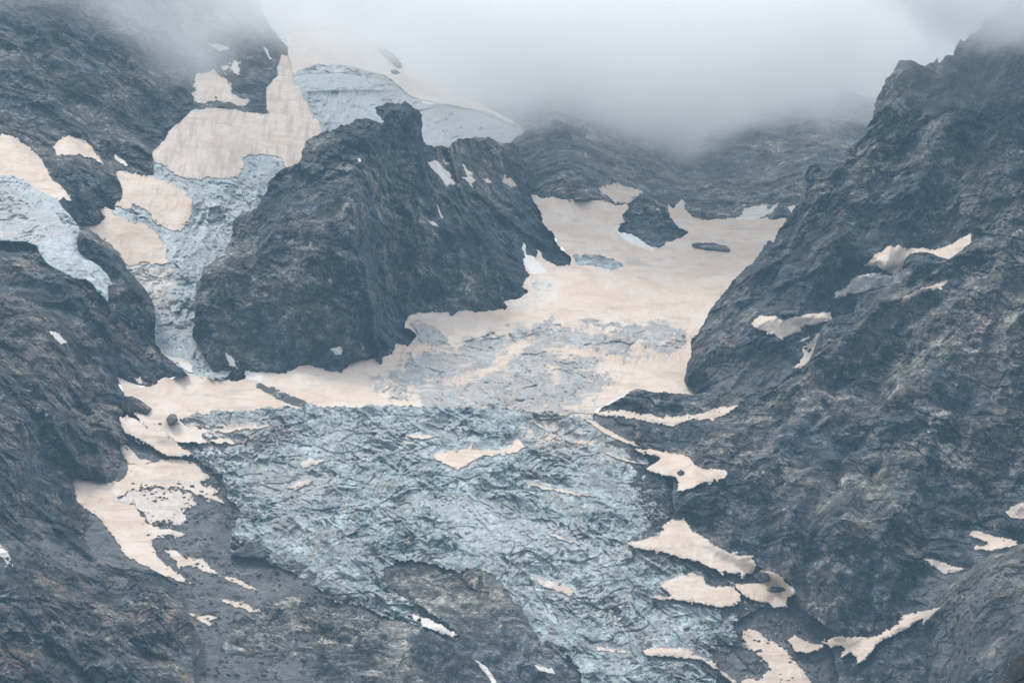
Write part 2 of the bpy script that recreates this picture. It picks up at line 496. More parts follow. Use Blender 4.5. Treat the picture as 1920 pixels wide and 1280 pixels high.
layer('K', name='hanging_glacier', kind='ice', mat='ice', amp=0.4, edge=3, rnd=0, seed=3, on='B', cliff=True,
      label='hanging glacier with blue ice cliff and dusty cap behind the dark rock summit', cat='glacier',
      poly=[(538, 70), (560, 45), (640, 50), (715, 80), (760, 125), (830, 165), (900, 195), (960, 225), (985, 245), (960, 266), (948, 272), (936, 267), (914, 259), (890, 258), (862, 263), (846, 266), (842, 281), (826, 275), (814, 277),
            (790, 300), (640, 330), (575, 330), (566, 240), (552, 150), (540, 100)],
      ctrl=[(560, 60, 5010), (720, 60, 5060), (560, 125, 4930), (640, 125, 4945), (640, 165, 4905), (580, 210, 4860), (640, 215, 4870), (720, 180, 4900), (800, 260, 4760), (900, 200, 4930), (940, 265, 4760), (700, 260, 4830),
            (590, 300, 4745), (985, 240, 4830)])
layer('C', name='icefall', kind='ice', mat='ice', amp=0.85, edge=3, rnd=0, seed=4, cell=(9, 7), dirt=0.18, flow=0.25,
      label='steep narrow icefall spilling down the gully left of the big dark buttress', cat='icefall',
      poly=[(528, 104), (520, 125), (524, 141), (510, 152), (500, 165), (499, 188), (502, 206), (507, 213), (470, 212), (440, 206), (400, 203), (360, 207), (350, 215), (340, 228), (325, 240), (316, 248), (310, 262),
            (300, 272), (290, 282), (283, 290), (286, 310), (290, 330), (268, 330), (246, 326), (227, 318), (213, 321), (221, 335), (227, 354), (225, 372), (216, 387), (219, 398), (205, 393), (190, 390), (178, 384), (188, 398), (196, 410),
            (188, 419), (170, 420), (150, 416), (148, 424), (165, 432), (150, 480), (180, 560), (240, 640), (280, 690), (330, 706), (362, 704), (401, 712), (420, 712), (440, 690), (420, 620), (420, 540), (460, 500), (500, 440), (560, 380), (600, 310), (660, 255),
            (640, 230), (585, 225), (566, 190), (560, 150), (548, 110)],
      ctrl=C_PTS)
layer('L', name='glacier_tongue', kind='ice', mat='ice', amp=0.5, edge=2, rnd=8, seed=5, cell=(8, 6), dirt=0.22, flow=0.9,
      label='streaked glacier tongue on the left ending in a narrow tip over dark rock', cat='glacier',
      poly=[(-110, 325), (0, 329), (20, 328), (44, 337), (67, 354), (97, 368), (110, 378), (118, 390), (130, 402), (144, 420), (150, 433), (146, 448), (148, 467), (168, 487), (188, 499), (198, 511), (205, 521), (211, 533), (203, 537),
            (203, 568), (193, 556), (181, 546), (176, 534), (161, 524), (134, 521), (114, 511), (97, 500), (84, 490), (74, 474), (71, 462), (50, 453), (20, 452), (0, 450), (-110, 440)],
      ctrl=[(-60, 330, 4380), (0, 331, 4392), (60, 350, 4385), (120, 380, 4330), (-60, 440, 4225), (0, 445, 4225), (60, 455, 4208), (140, 425, 4255), (100, 490, 4180), (150, 470, 4215), (200, 540, 4142), (200, 568, 4118), (160, 520, 4162)])
layer('D', name='mountain_buttress', kind='rock', mat='buttress', ang=24, amp=1.15, edge=6, rnd=12, seed=6, gul=(0.15, 1.3),
      poly=[(440, 730), (404, 712), (396, 685), (386, 672), (373, 648), (371, 638), (361, 632), (363, 605), (363, 574), (366, 558), (368, 531), (378, 511), (386, 497), (403, 487), (413, 474), (427, 462), (432, 447), (437, 423), (440, 408),
            (464, 403), (487, 383), (497, 363), (504, 343), (521, 322), (544, 312), (564, 299), (568, 279), (574, 265), (605, 249), (640, 237), (660, 232), (674, 223), (690, 220), (704, 227), (712, 232), (719, 228), (707, 212), (704, 203),
            (712, 198), (731, 193), (754, 194), (759, 189), (768, 195), (781, 203), (788, 215), (792, 232), (790, 249), (793, 265), (801, 272), (815, 275), (828, 274), (842, 279), (845, 265), (862, 262), (889, 257), (899, 264), (909, 262),
            (914, 257), (932, 267), (949, 270), (962, 267), (975, 285), (985, 310), (990, 340), (997, 366), (1003, 380), (1013, 400), (1020, 423), (1030, 430), (1040, 447), (1053, 467), (1070, 480), (1072, 496), (1090, 540), (1060, 620), (850, 680), (640, 720)],
      ctrl=[(420, 712, 4138), (560, 690, 4172), (640, 682, 4202), (760, 645, 4262), (780, 605, 4338), (860, 590, 4375), (950, 580, 4418), (980, 520, 4490), (1060, 495, 4545), (1005, 380, 4700),
            (365, 560, 4165), (363, 625, 4145), (400, 690, 4120), (437, 430, 4262), (500, 350, 4310), (570, 280, 4370), (700, 225, 4420), (765, 195, 4420), (690, 400, 4250), (600, 500, 4205), (560, 600, 4170), (790, 280, 4440), (780, 450, 4350),
            (850, 420, 4440), (870, 270, 4620), (960, 270, 4720), (950, 400, 4600), (720, 540, 4270), (660, 600, 4200)],
      bulge=[(680, 300, 50, 120, 24), (560, 470, 90, 130, 24), (655, 400, 22, 120, 14), (900, 470, 60, 70, 16), (745, 440, 55, 130, -34), (800, 545, 60, 40, -16), (690, 560, 30, 60, 14), (470, 560, 40, 80, -8), (860, 420, 80, 18, 8)])
layer('E', name='glacier', kind='ice', mat='ice', amp=0.6, edge=6, rnd=0, seed=7, cell=(19, 13), dirt=0.0, flow=1.1, snow=1.0,
      label='broad pink-dusted upper glacier filling the basin between the buttress and the right ridge', cat='glacier',
      poly=[(218, 704), (240, 716), (262, 722), (292, 722), (297, 712), (310, 708), (330, 706), (353, 702), (380, 706), (406, 709), (430, 712), (443, 716), (460, 709), (460, 692), (484, 699), (504, 699), (527, 702), (537, 699), (544, 695),
            (564, 685), (571, 677), (578, 680), (618, 684), (640, 679), (674, 669), (700, 662), (707, 650), (731, 648), (751, 648), (768, 647), (779, 632), (778, 621), (758, 615), (758, 605), (771, 591), (788, 583), (795, 585), (828, 585), (855, 586),
            (872, 581), (882, 585), (922, 581), (946, 581), (952, 576), (944, 566), (969, 559), (989, 548), (986, 541), (968, 527), (969, 521), (1003, 517), (990, 513), (980, 490), (975, 470), (965, 455), (953, 430), (962, 443), (983, 457), (990, 477),
            (1003, 487), (1012, 474), (1002, 466), (1013, 470), (1020, 484), (1036, 497), (1058, 499), (1072, 494), (1070, 480), (1053, 467), (1040, 447), (1030, 430), (1020, 423), (1013, 400), (1003, 380), (996, 366), (1020, 373), (1040, 371), (1063, 376), (1077, 373), (1110, 374), (1137, 378),
            (1154, 383), (1178, 383), (1180, 390), (1166, 402), (1172, 415), (1159, 430), (1164, 438), (1184, 438), (1204, 453), (1218, 462), (1241, 463), (1261, 453), (1280, 443), (1290, 436), (1275, 428), (1258, 410), (1253, 383),
            (1262, 392), (1273, 380), (1283, 376), (1284, 395), (1297, 410), (1320, 414), (1350, 413), (1385, 409), (1410, 412), (1440, 410), (1480, 411), (1560, 440), (1560, 560), (1440, 700), (1360, 733), (1334, 739), (1300, 747), (1280, 744), (1230, 740), (1195, 735), (1165, 745), (1120, 768), (1100, 800), (1100, 830), (300, 830), (240, 760)],
      ctrl=E_PTS)
layer('V', name='mountain_valley_bed', kind='rock', mat='bed', ang=48, amp=0.6, edge=3, rnd=0, seed=8, gul=(-0.8, 0.6),
      poly=[(120, 790), (215, 760), (300, 790), (420, 792), (560, 790), (800, 790), (1060, 795), (1110, 775), (1200, 750), (1350, 750), (1600, 790), (1700, 1000), (1700, 1340), (100, 1340)],
      ctrl=off(G_PTS, 9) + [(230, 760, 4075), (1300, 740, 4140), (1650, 1000, 3900), (1650, 1290, 3720)],
      bulge=[(930, 1150, 110, 75, 16), (1000, 1230, 60, 60, 10), (720, 1180, 90, 30, 6), (430, 1225, 90, 30, -6)])
layer('G', name='icefall', kind='ice', mat='ice', amp=1.0, edge=9, rnd=0, seed=9, cell=(13, 9), dirt=0.0, flow=0.7,
      label='wide broken blue-grey lower icefall below the level glacier edge', cat='icefall',
      poly=[(240, 800), (330, 790), (345, 780), (420, 772), (500, 763), (620, 761), (740, 760), (850, 763), (930, 767), (1060, 775), (1110, 786), (1150, 812), (1190, 845), (1230, 880), (1250, 915), (1262, 945), (1250, 975), (1270, 1000), (1330, 1030), (1420, 1065),
            (1440, 1100), (1440, 1130), (1400, 1150), (1370, 1170), (1395, 1200), (1330, 1220), (1345, 1260), (1330, 1300), (1330, 1340), (1120, 1340), (1100, 1290), (1080, 1245), (1050, 1215), (1010, 1200), (990, 1165), (960, 1120), (926, 1080), (905, 1068), (885, 1062), (870, 1070),
            (850, 1072), (815, 1058), (785, 1050), (745, 1052), (722, 1062), (716, 1085), (740, 1106), (765, 1122), (800, 1145), (840, 1170), (866, 1192), (850, 1200), (800, 1184), (760, 1165), (720, 1160), (690, 1140), (640, 1130), (600, 1108), (575, 1090), (540, 1068), (505, 1052), (470, 1042), (440, 1045), (428, 1030),
            (436, 990), (450, 965), (430, 930), (415, 895), (390, 880), (360, 850), (300, 830), (260, 830)],
      ctrl=G_PTS)
layer('I', name='mountain_ridge', kind='rock', mat='ridge', ang=-35, amp=1.1, edge=4.5, rnd=13, seed=10, gul=(-0.4, 1.0),
      poly=[(1900, -110), (1895, -20), (1885, 15), (1845, 37), (1831, 57), (1817, 71), (1806, 81), (1801, 72), (1796, 81), (1791, 91), (1787, 104), (1774, 104), (1769, 113), (1760, 118), (1757, 110), (1752, 119), (1745, 118), (1734, 123), (1720, 121), (1708, 114),
            (1686, 112), (1680, 121), (1676, 134), (1660, 148), (1655, 165), (1646, 181), (1639, 198), (1638, 218), (1629, 235), (1624, 252), (1609, 262), (1599, 269), (1587, 286), (1586, 302), (1572, 304), (1559, 312), (1549, 324), (1541, 318), (1535, 310), (1528, 302),
            (1518, 310), (1510, 326), (1510, 338), (1510, 349), (1508, 366), (1495, 380), (1485, 396), (1468, 423), (1461, 430), (1450, 455), (1444, 450), (1438, 449), (1433, 460), (1424, 479), (1408, 494), (1394, 507), (1377, 524), (1361, 544), (1344, 564), (1330, 581),
            (1324, 601), (1310, 623), (1297, 635), (1295, 658), (1290, 679), (1283, 705), (1283, 717), (1300, 735), (1330, 780), (1400, 820), (2040, 820), (2040, -110)],
      ctrl=[(1920, -60, 4440), (1790, 90, 4410), (1690, 118, 4385), (1640, 205, 4350), (1590, 290, 4325), (1520, 312, 4310), (1480, 405, 4290), (1440, 455, 4280), (1340, 565, 4255), (1295, 640, 4215), (1283, 717, 4160), (1900, 150, 4330), (1800, 250, 4290), (1750, 400, 4215),
            (1600, 400, 4220), (1900, 350, 4180), (1600, 550, 4150), (1450, 600, 4150), (1400, 700, 4090), (1550, 620, 4120), (1800, 470, 4140), (1650, 500, 4160), (1700, 700, 4020), (1500, 760, 4035), (1920, 600, 4060)],
      bulge=[(1560, 470, 70, 60, 16), (1650, 560, 45, 40, -16), (1750, 250, 40, 120, 12), (1850, 330, 40, 110, -10), (1380, 640, 60, 60, 12)])
layer('J', name='mountain_slope', kind='rock', mat='slope', ang=20, amp=1.05, edge=3, rnd=14, rndy=690, seed=11, gul=(0.3, 0.9),
      poly=[(2040, 290), (1920, 355), (1885, 395), (1850, 425), (1817, 458), (1800, 470), (1782, 485), (1764, 482), (1744, 474), (1727, 472), (1707, 475), (1697, 487), (1690, 501), (1675, 515), (1673, 530), (1650, 540), (1629, 547), (1609, 556), (1602, 585), (1565, 596), (1540, 613), (1535, 630), (1525, 662),
            (1512, 684), (1500, 700), (1470, 715), (1440, 738), (1400, 748), (1354, 731), (1300, 740), (1230, 735), (1195, 730), (1165, 745), (1120, 770), (1150, 790), (1180, 815), (1210, 842), (1235, 870), (1262, 900), (1262, 945), (1268, 985), (1330, 1030), (1400, 1050), (1440, 1070), (1480, 1090), (1500, 1140), (1560, 1180), (1580, 1340), (2040, 1340)],
      ctrl=[(1920, 355, 4095), (1815, 462, 4085), (1730, 478, 4080), (1680, 520, 4080), (1606, 572, 4070), (1540, 622, 4065), (1515, 680, 4050), (1440, 742, 4040), (1350, 770, 4035), (1200, 745, 4075), (1140, 775, 4050), (1190, 830, 3985), (1260, 850, 3970), (1920, 600, 3925), (1700, 700, 3960), (1500, 850, 3905), (1350, 890, 3890),
            (1270, 950, 3880), (1450, 1000, 3800), (1600, 950, 3800), (1800, 900, 3790), (1900, 780, 3840), (1500, 1100, 3735), (1650, 1150, 3690), (1700, 1050, 3730), (1880, 1000, 3720), (1850, 1100, 3660), (1700, 1280, 3590), (1570, 1250, 3660), (1900, 1280, 3560), (1420, 1060, 3785), (1330, 1030, 3810)],
      bulge=[(1560, 960, 60, 130, 16), (1700, 830, 50, 180, 12), (1480, 870, 45, 60, 10), (1620, 840, 40, 150, -9), (1780, 950, 40, 120, -10), (1660, 1080, 130, 80, 12), (1450, 930, 45, 40, -9), (1730, 500, 40, 20, 8)])
layer('N', name='mountain_spur', kind='rock', mat='slope', ang=-30, amp=1.0, edge=3, rnd=18, seed=12, gul=(-0.6, 0.7),
      poly=[(2040, 960), (1920, 1018), (1885, 1034), (1860, 1036), (1835, 1052), (1812, 1072), (1788, 1085), (1774, 1110), (1758, 1130), (1752, 1150), (1755, 1180), (1748, 1210), (1747, 1250), (1740, 1280), (1735, 1340), (2040, 1340)],
      ctrl=[(1920, 1020, 3560), (1830, 1055, 3540), (1760, 1135, 3520), (1745, 1280, 3470), (1900, 1150, 3400), (1820, 1200, 3420), (1920, 1290, 3260), (1830, 1320, 3330)])
layer('H', name='mountain_left_slope', kind='rock', mat='left', ang=42, amp=1.15, edge=3, rnd=12, rndy=1030, seed=13, gul=(0.6, 1.1),
      poly=[(-110, 446), (0, 450), (20, 452), (50, 453), (71, 463), (90, 468), (144, 428), (150, 424), (165, 431), (188, 447), (205, 457), (218, 470), (232, 490), (238, 506), (252, 519), (265, 534), (275, 546), (284, 559), (288, 574), (291, 591), (290, 640), (303, 661), (320, 676), (340, 690), (352, 702), (325, 707),
            (300, 713), (296, 722), (288, 728), (262, 722), (240, 716), (220, 706), (222, 722), (232, 736), (236, 766), (225, 786), (232, 806), (242, 826), (232, 832), (218, 830), (228, 857), (238, 885), (236, 894), (215, 903), (195, 905), (170, 898), (143, 888), (136, 900), (139, 921), (144, 941), (161, 954), (181, 968), (205, 994), (218, 1015),
            (232, 1035), (242, 1048), (275, 1062), (310, 1080), (335, 1095), (340, 1125), (352, 1155), (372, 1190), (380, 1215), (360, 1240), (365, 1290), (370, 1340), (-110, 1340)],
      ctrl=[(-50, 450, 4245), (70, 470, 4225), (150, 430, 4275), (170, 470, 4245), (100, 500, 4195), (200, 550, 4160), (280, 560, 4225), (290, 640, 4175), (200, 620, 4120), (345, 697, 4118), (100, 600, 4075), (0, 650, 3970), (225, 715, 4070), (130, 750, 3965), (232, 850, 3945), (0, 850, 3770), (140, 900, 3860), (100, 1000, 3730),
            (230, 1040, 3775), (0, 1100, 3560), (150, 1150, 3570), (335, 1100, 3700), (360, 1200, 3590), (0, 1290, 3390), (200, 1290, 3460), (365, 1290, 3510)],
      bulge=[(240, 600, 45, 110, 16), (170, 680, 35, 120, -10), (180, 820, 60, 70, 12), (60, 900, 60, 60, -14), (110, 960, 60, 40, 10), (290, 1150, 60, 60, 14), (60, 1200, 80, 80, 10), (150, 1240, 30, 70, -10)])
layer('O', name='mountain_spur', kind='rock', mat='near', ang=40, amp=0.25, edge=2, rnd=10, seed=14,
      poly=[(1862, 1340), (1868, 1290), (1884, 1264), (1898, 1240), (1908, 1224), (1925, 1212), (1960, 1198), (2040, 1180), (2040, 1340)],
      ctrl=[(1870, 1290, 1500), (1900, 1240, 1505), (1960, 1200, 1515), (1960, 1300, 1470), (1900, 1320, 1475)])

# snow lying on the layers: key, layer, label, material, thickness (m), outline
PATCHES = []


def snow(on, label, poly, mat='snow', th=2.5, name='snow_patch', cat='snow patch', group='snow patches on the mountainsides', rag=1.0, dust=1.0, rough=0.0):
    PATCHES.append(dict(on=on, label=label, poly=poly, mat=mat, th=th, name=name, cat=cat, group=group, rag=rag, rough=rough))


snow('B', 'large pink snow slope at the far left above the streaked glacier tongue',
     [(-60, 262), (0, 254), (7, 252), (18, 255), (34, 259), (44, 269), (62, 284), (79, 301), (88, 319), (101, 338), (114, 349), (126, 364), (134, 376), (126, 375), (118, 371), (110, 380), (97, 372), (67, 359), (44, 342), (20, 333), (-60, 330)], th=4)
snow('B', 'short snow cap lying on top of the rounded dark rock knob',
     [(101, 279), (106, 265), (116, 259), (128, 255), (141, 259), (148, 260), (161, 265), (171, 275), (181, 292), (195, 308), (181, 299), (168, 296), (148, 291), (124, 290), (107, 290)])
snow('B', 'tiny broken snow strip just right of the rounded rock knob', [(212, 286), (222, 296), (235, 301), (239, 312), (232, 312), (222, 304), (215, 299)], 'white', 2)
snow('B', 'ragged triangular snow field above the dark crevice on the upper left wall',
     [(358, 175), (364, 168), (359, 163), (363, 151), (366, 141), (373, 136), (383, 139), (395, 133), (398, 127), (406, 134), (415, 144), (432, 153), (435, 161), (433, 171), (447, 181), (469, 188), (464, 198), (443, 198), (420, 191), (403, 190), (373, 195), (366, 191), (363, 183)], 'streaked', 4, rag=1.4)
snow('B', 'broken white snow scrap above the triangular snow field near the cloud',
     [(411, 117), (420, 124), (432, 123), (437, 113), (445, 118), (450, 129), (445, 140), (437, 134), (427, 129), (420, 136)], 'white', 2, rag=1.3)
snow('B', 'faint snow smear half hidden by the cloud above the left wall', [(391, 84), (405, 80), (428, 90), (412, 96)], 'white', 2)
snow('B', 'narrow slanting snow streak beside the white strip under the cloud', [(494, 88), (503, 97), (512, 113), (505, 112), (498, 100)], 'white', 2)
snow('C', 'great pink snow slope above the left icefall with a tall white strip', 
     [(528, 104), (520, 125), (524, 141), (510, 152), (500, 165), (499, 188), (502, 206), (507, 213), (470, 212), (440, 206), (400, 203), (360, 207), (350, 215), (340, 228), (325, 240), (316, 248), (310, 262), (300, 272), (290, 282), (283, 291), (288, 305), (305, 307), (317, 319), (336, 332), (355, 336), (380, 336), (399, 332), (424, 335), (446, 333), (455, 322), (458, 316), (455, 297), (467, 291), (492, 290), (517, 293), (530, 297), (531, 310), (539, 318), (556, 312), (575, 292), (590, 262), (606, 246), (596, 226), (580, 205), (566, 170), (556, 140), (548, 108)],
     'streaked', 3, rag=0.9)
snow('C', 'smooth pink snow slope between the round rock knob and the icefall',
     [(214, 321), (227, 318), (246, 327), (255, 326), (274, 332), (289, 330), (311, 341), (336, 352), (352, 363), (360, 376), (360, 397), (355, 413), (346, 426), (339, 435), (317, 432), (296, 419), (283, 410), (283, 401), (264, 391), (247, 380), (247, 391), (227, 391), (216, 387), (225, 372), (227, 354), (221, 335)], th=3)
snow('C', 'tapering pink snow ramp descending along the left edge of the icefall',
     [(150, 421), (165, 414), (180, 419), (197, 410), (190, 398), (180, 385), (189, 390), (205, 391), (214, 401), (227, 407), (252, 416), (271, 419), (283, 429), (296, 441), (311, 460), (316, 494), (290, 496), (240, 498), (228, 486), (218, 470), (205, 457), (188, 447), (165, 431)], th=3)
snow('C', 'thin pale snow ribbon at the lower left foot of the narrow icefall',
     [(290, 640), (302, 655), (322, 668), (343, 672), (361, 679), (362, 700), (339, 690), (322, 677), (302, 663), (292, 655)], 'white', 3)
snow('H', 'small white snow spot on the rocks beside the left end of the basin snow', [(252, 710), (262, 709), (269, 716), (260, 721)], 'white', 2)
snow('H', 'lone small snow lens high on the dark left rock slope', [(94, 622), (111, 625), (126, 643), (114, 643), (101, 633)], 'white', 2)
snow('H', 'white snow strip cut by the left edge low on the slope', [(-40, 1010), (-3, 1014), (10, 1028), (20, 1046), (24, 1060), (13, 1058), (8, 1045), (-40, 1036)], 'white', 2)
snow('D', 'narrow white snow streak near the foot of the buttress beside the icefall', [(423, 663), (430, 665), (437, 675), (445, 690), (435, 686), (427, 674)], 'white', 2)
snow('D', 'small white snow blot on the buttress foot above the pink snow', [(618, 655), (631, 650), (642, 655), (639, 667), (628, 662)], 'white', 2)
snow('D', 'biggest white snow patch on the right shoulder of the buttress', [(803, 304), (818, 301), (831, 312), (842, 323), (848, 336), (853, 344), (838, 348), (828, 336), (818, 323), (808, 311)], 'white', 2, rag=1.3)
snow('D', 'jagged zigzag white snow patch on the right shoulder of the buttress', [(868, 309), (879, 319), (889, 326), (882, 329), (895, 339), (885, 343), (887, 353), (875, 339), (868, 333), (875, 331)], 'white', 2, rag=1.2)
snow('D', 'little flat white snow patch right of the zigzag one', [(907, 335), (920, 337), (926, 344), (920, 346), (911, 343)], 'white', 2)
snow('D', 'pinkish pointed snow patch farthest right on the shoulder of the buttress', [(944, 326), (956, 333), (968, 348), (957, 350), (943, 340)], 'snow', 2)
snow('D', 'tiny white snow fleck above the biggest patch on the buttress shoulder', [(832, 301), (842, 305), (845, 312), (836, 309)], 'white', 2)
snow('D', 'hair-thin upright snow streak in a crack of the buttress', [(820, 382), (825, 395), (832, 411), (828, 410), (822, 398)], 'white', 1.5, rag=0.4)
snow('D', 'short snow dash below the thin upright streak on the buttress', [(802, 414), (815, 416), (824, 426), (812, 423)], 'white', 1.5, rag=0.4)
snow('D', 'pin-prick of white snow near the summit of the dark buttress', [(671, 298), (676, 297), (677, 304), (673, 304)], 'white', 1.5, rag=0.2)
snow('A', 'pale fan of snow on the ledge above the top of the upper glacier',
     [(1124, 353), (1137, 346), (1157, 344), (1178, 351), (1208, 359), (1191, 373), (1178, 383), (1154, 380), (1137, 366), (1127, 361)], 'snow', 4)
snow('A', 'ragged snow teeth on the rock ledge at the top right of the glacier',
     [(1253, 383), (1258, 388), (1262, 394), (1273, 380), (1283, 376), (1284, 395), (1297, 410), (1320, 414), (1350, 413), (1371, 410), (1391, 401), (1394, 393), (1385, 385), (1400, 390), (1420, 388), (1437, 383), (1440, 392), (1458, 382), (1455, 395), (1440, 404), (1420, 410), (1440, 418), (1300, 428), (1272, 420), (1257, 405)], 'white', 3, rag=1.3)
snow('A', 'small snow wedge touching the edge of the jagged right ridge', [(1479, 388), (1492, 386), (1497, 390), (1484, 398)], 'white', 2)
snow('I', 'winged pink snow patch in the notch high on the right ridge',
     [(1619, 499), (1636, 485), (1639, 477), (1653, 470), (1666, 462), (1686, 460), (1700, 467), (1730, 464), (1750, 468), (1767, 464), (1784, 458), (1801, 447), (1821, 438), (1820, 456), (1811, 475), (1794, 480), (1782, 490), (1707, 490), (1690, 510), (1680, 520), (1656, 505), (1643, 499)], th=3)
snow('I', 'white snow and ice band below the winged patch on the right ridge',
     [(1560, 561), (1566, 551), (1576, 543), (1589, 537), (1597, 524), (1613, 516), (1636, 512), (1656, 514), (1680, 519), (1680, 536), (1650, 539), (1629, 546), (1609, 550), (1592, 552), (1582, 554), (1572, 561)], 'white', 8)
snow('J', 'slim tilted snow blade on the rocks right of the rounded outcrop',
     [(1688, 566), (1693, 558), (1710, 548), (1730, 539), (1750, 534), (1774, 527), (1777, 530), (1770, 536), (1750, 543), (1730, 549), (1710, 559), (1697, 567)], 'snow', 4.5)
snow('I', 'saddle-shaped pink snow field on the lower shoulder of the right ridge',
     [(1408, 608), (1414, 598), (1424, 591), (1441, 590), (1455, 595), (1471, 598), (1488, 595), (1508, 590), (1529, 586), (1559, 584), (1560, 598), (1539, 605), (1529, 610), (1512, 610), (1500, 612), (1502, 622), (1482, 629), (1465, 636), (1448, 628), (1435, 621), (1421, 616)], th=3)
snow('I', 'forked pink snow strip dropping beside the crest under the saddle-shaped field',
     [(1482, 692), (1498, 679), (1508, 665), (1502, 654), (1525, 638), (1530, 628), (1540, 624), (1540, 645), (1528, 662), (1518, 679), (1502, 690)], th=2)
snow('I', 'little snow wisp just left of the forked pink strip', [(1493, 643), (1506, 634), (1518, 628), (1518, 637), (1508, 641)], 'white', 2)
snow('J', 'long pink snow tongue running right from the lip of the lower icefall',
     [(1062, 772), (1080, 772), (1124, 772), (1151, 768), (1180, 771), (1211, 776), (1245, 782), (1280, 779), (1314, 776), (1347, 763), (1381, 761), (1366, 773), (1347, 783), (1337, 790), (1330, 786), (1300, 787), (1280, 793), (1261, 799), (1231, 793), (1194, 786), (1164, 781), (1127, 779)], th=3)
snow('*', 'pink snow patch with rock specks in the hollow beside the icefall',
     [(1185, 841), (1218, 842), (1245, 847), (1280, 852), (1290, 857), (1304, 870), (1320, 880), (1357, 880), (1363, 889), (1357, 897), (1334, 904), (1314, 907), (1300, 914), (1280, 919), (1268, 922), (1272, 905), (1270, 895), (1240, 890), (1218, 885), (1212, 877), (1230, 866), (1240, 858), (1212, 850)], th=3)
snow('*', 'large pointed pink snow field at the right margin of the lower icefall',
     [(1174, 1018), (1204, 1011), (1234, 1004), (1245, 984), (1261, 974), (1282, 973), (1287, 976), (1297, 991), (1310, 1001), (1327, 1011), (1337, 1023), (1354, 1030), (1381, 1041), (1414, 1041), (1398, 1050), (1414, 1052), (1418, 1065), (1413, 1077), (1394, 1078), (1361, 1073), (1330, 1065), (1307, 1052), (1280, 1047), (1261, 1041), (1228, 1033), (1194, 1028)], th=3)
snow('*', 'broad pink snow field below the pointed one beside the icefall',
     [(1221, 1119), (1258, 1117), (1240, 1097), (1245, 1088), (1280, 1078), (1300, 1075), (1317, 1082), (1324, 1095), (1347, 1100), (1364, 1097), (1374, 1095), (1387, 1115), (1389, 1125), (1371, 1137), (1347, 1137), (1314, 1130), (1280, 1125), (1245, 1124)], th=3)
snow('*', 'pink snow patch holding two dark rock islands near the right slope foot',
     [(1364, 1089), (1394, 1096), (1431, 1090), (1448, 1086), (1423, 1072), (1432, 1068), (1448, 1073), (1468, 1082), (1473, 1092), (1480, 1099), (1493, 1107), (1488, 1115), (1475, 1119), (1478, 1139), (1461, 1139), (1438, 1132), (1414, 1124), (1391, 1115), (1384, 1105), (1374, 1094)], th=3)
snow('V', 'big irregular pink snow sheet at the bottom right of the valley',
     [(1374, 1206), (1391, 1186), (1404, 1176), (1418, 1181), (1435, 1193), (1448, 1199), (1468, 1213), (1485, 1230), (1495, 1243), (1508, 1260), (1535, 1300), (1380, 1300), (1391, 1273), (1424, 1270), (1445, 1256), (1438, 1243), (1424, 1230), (1408, 1216), (1387, 1211)], th=3)
snow('*', 'small pink snow tip between the big sheet and the curved snow arm', [(1475, 1199), (1492, 1189), (1508, 1199), (1525, 1206), (1545, 1208), (1535, 1220), (1515, 1223), (1495, 1221), (1485, 1211)], th=3)
snow('*', 'long curved snow arm below the right rock slope ending in a pointed lobe',
     [(1539, 1203), (1559, 1196), (1582, 1193), (1616, 1194), (1639, 1194), (1666, 1179), (1683, 1167), (1693, 1152), (1717, 1147), (1750, 1141), (1762, 1140), (1744, 1157), (1730, 1169), (1730, 1159), (1713, 1169), (1697, 1181), (1676, 1189), (1656, 1199), (1643, 1209), (1633, 1225), (1623, 1236), (1606, 1244), (1606, 1231), (1592, 1226), (1579, 1230), (1587, 1216), (1582, 1211), (1559, 1211)], th=3)
snow('J', 'notched pink snow patch near the right edge above the lower spur',
     [(1814, 1003), (1824, 993), (1838, 996), (1861, 1003), (1881, 1008), (1908, 1013), (1907, 1020), (1885, 1028), (1858, 1030), (1828, 1028), (1831, 1023), (1854, 1021), (1851, 1015), (1831, 1008)], th=2)
snow('J', 'rounded snow patch cut off by the right edge of the scene', [(1883, 961), (1895, 949), (1922, 942), (1960, 940), (1960, 974), (1922, 972), (1898, 973)], th=2)
snow('J', 'crescent-shaped snow patch in the gully above the lower right spur', [(1734, 1048), (1750, 1048), (1770, 1055), (1784, 1060), (1811, 1065), (1807, 1068), (1784, 1073), (1774, 1076), (1760, 1070), (1747, 1060)], th=2)
snow('*', 'thin snow ribbon winding from the icefall foot to the big sheet',
     [(1200, 1217), (1238, 1212), (1280, 1214), (1300, 1223), (1320, 1233), (1340, 1243), (1357, 1260), (1381, 1279), (1374, 1279), (1347, 1258), (1314, 1236), (1280, 1233), (1245, 1230), (1211, 1226)], 'snow', 2.5)
snow('G', 'dusty snow strip at the foot of the lower icefall', [(1110, 1211), (1144, 1217), (1175, 1220), (1172, 1225), (1137, 1220)], 'dirty', 2)
snow('G', 'largest pink snow pocket lying in the middle of the lower icefall',
     [(813, 856), (818, 848), (841, 846), (875, 840), (888, 827), (885, 842), (909, 843), (942, 843), (962, 833), (967, 820), (983, 836), (969, 850), (942, 853), (909, 854), (882, 867), (858, 882), (838, 872), (818, 862)], th=4)
snow('G', 'orange-tinted snow ribbon low in the icefall beside the bare bedrock', [(1000, 1083), (1020, 1086), (1043, 1092), (1070, 1100), (1079, 1110), (1073, 1117), (1043, 1109), (1016, 1096)], 'dirty', 4)
snow('G', 'short orange-tinted snow dash in the icefall above the ribbon', [(1024, 997), (1050, 1004), (1077, 1015), (1070, 1019), (1043, 1009)], 'dirty', 4)
snow('G', 'flat little snow sliver under the crevassed edge of the icefall', [(764, 816), (798, 815), (830, 817), (808, 822), (784, 823)], th=4)
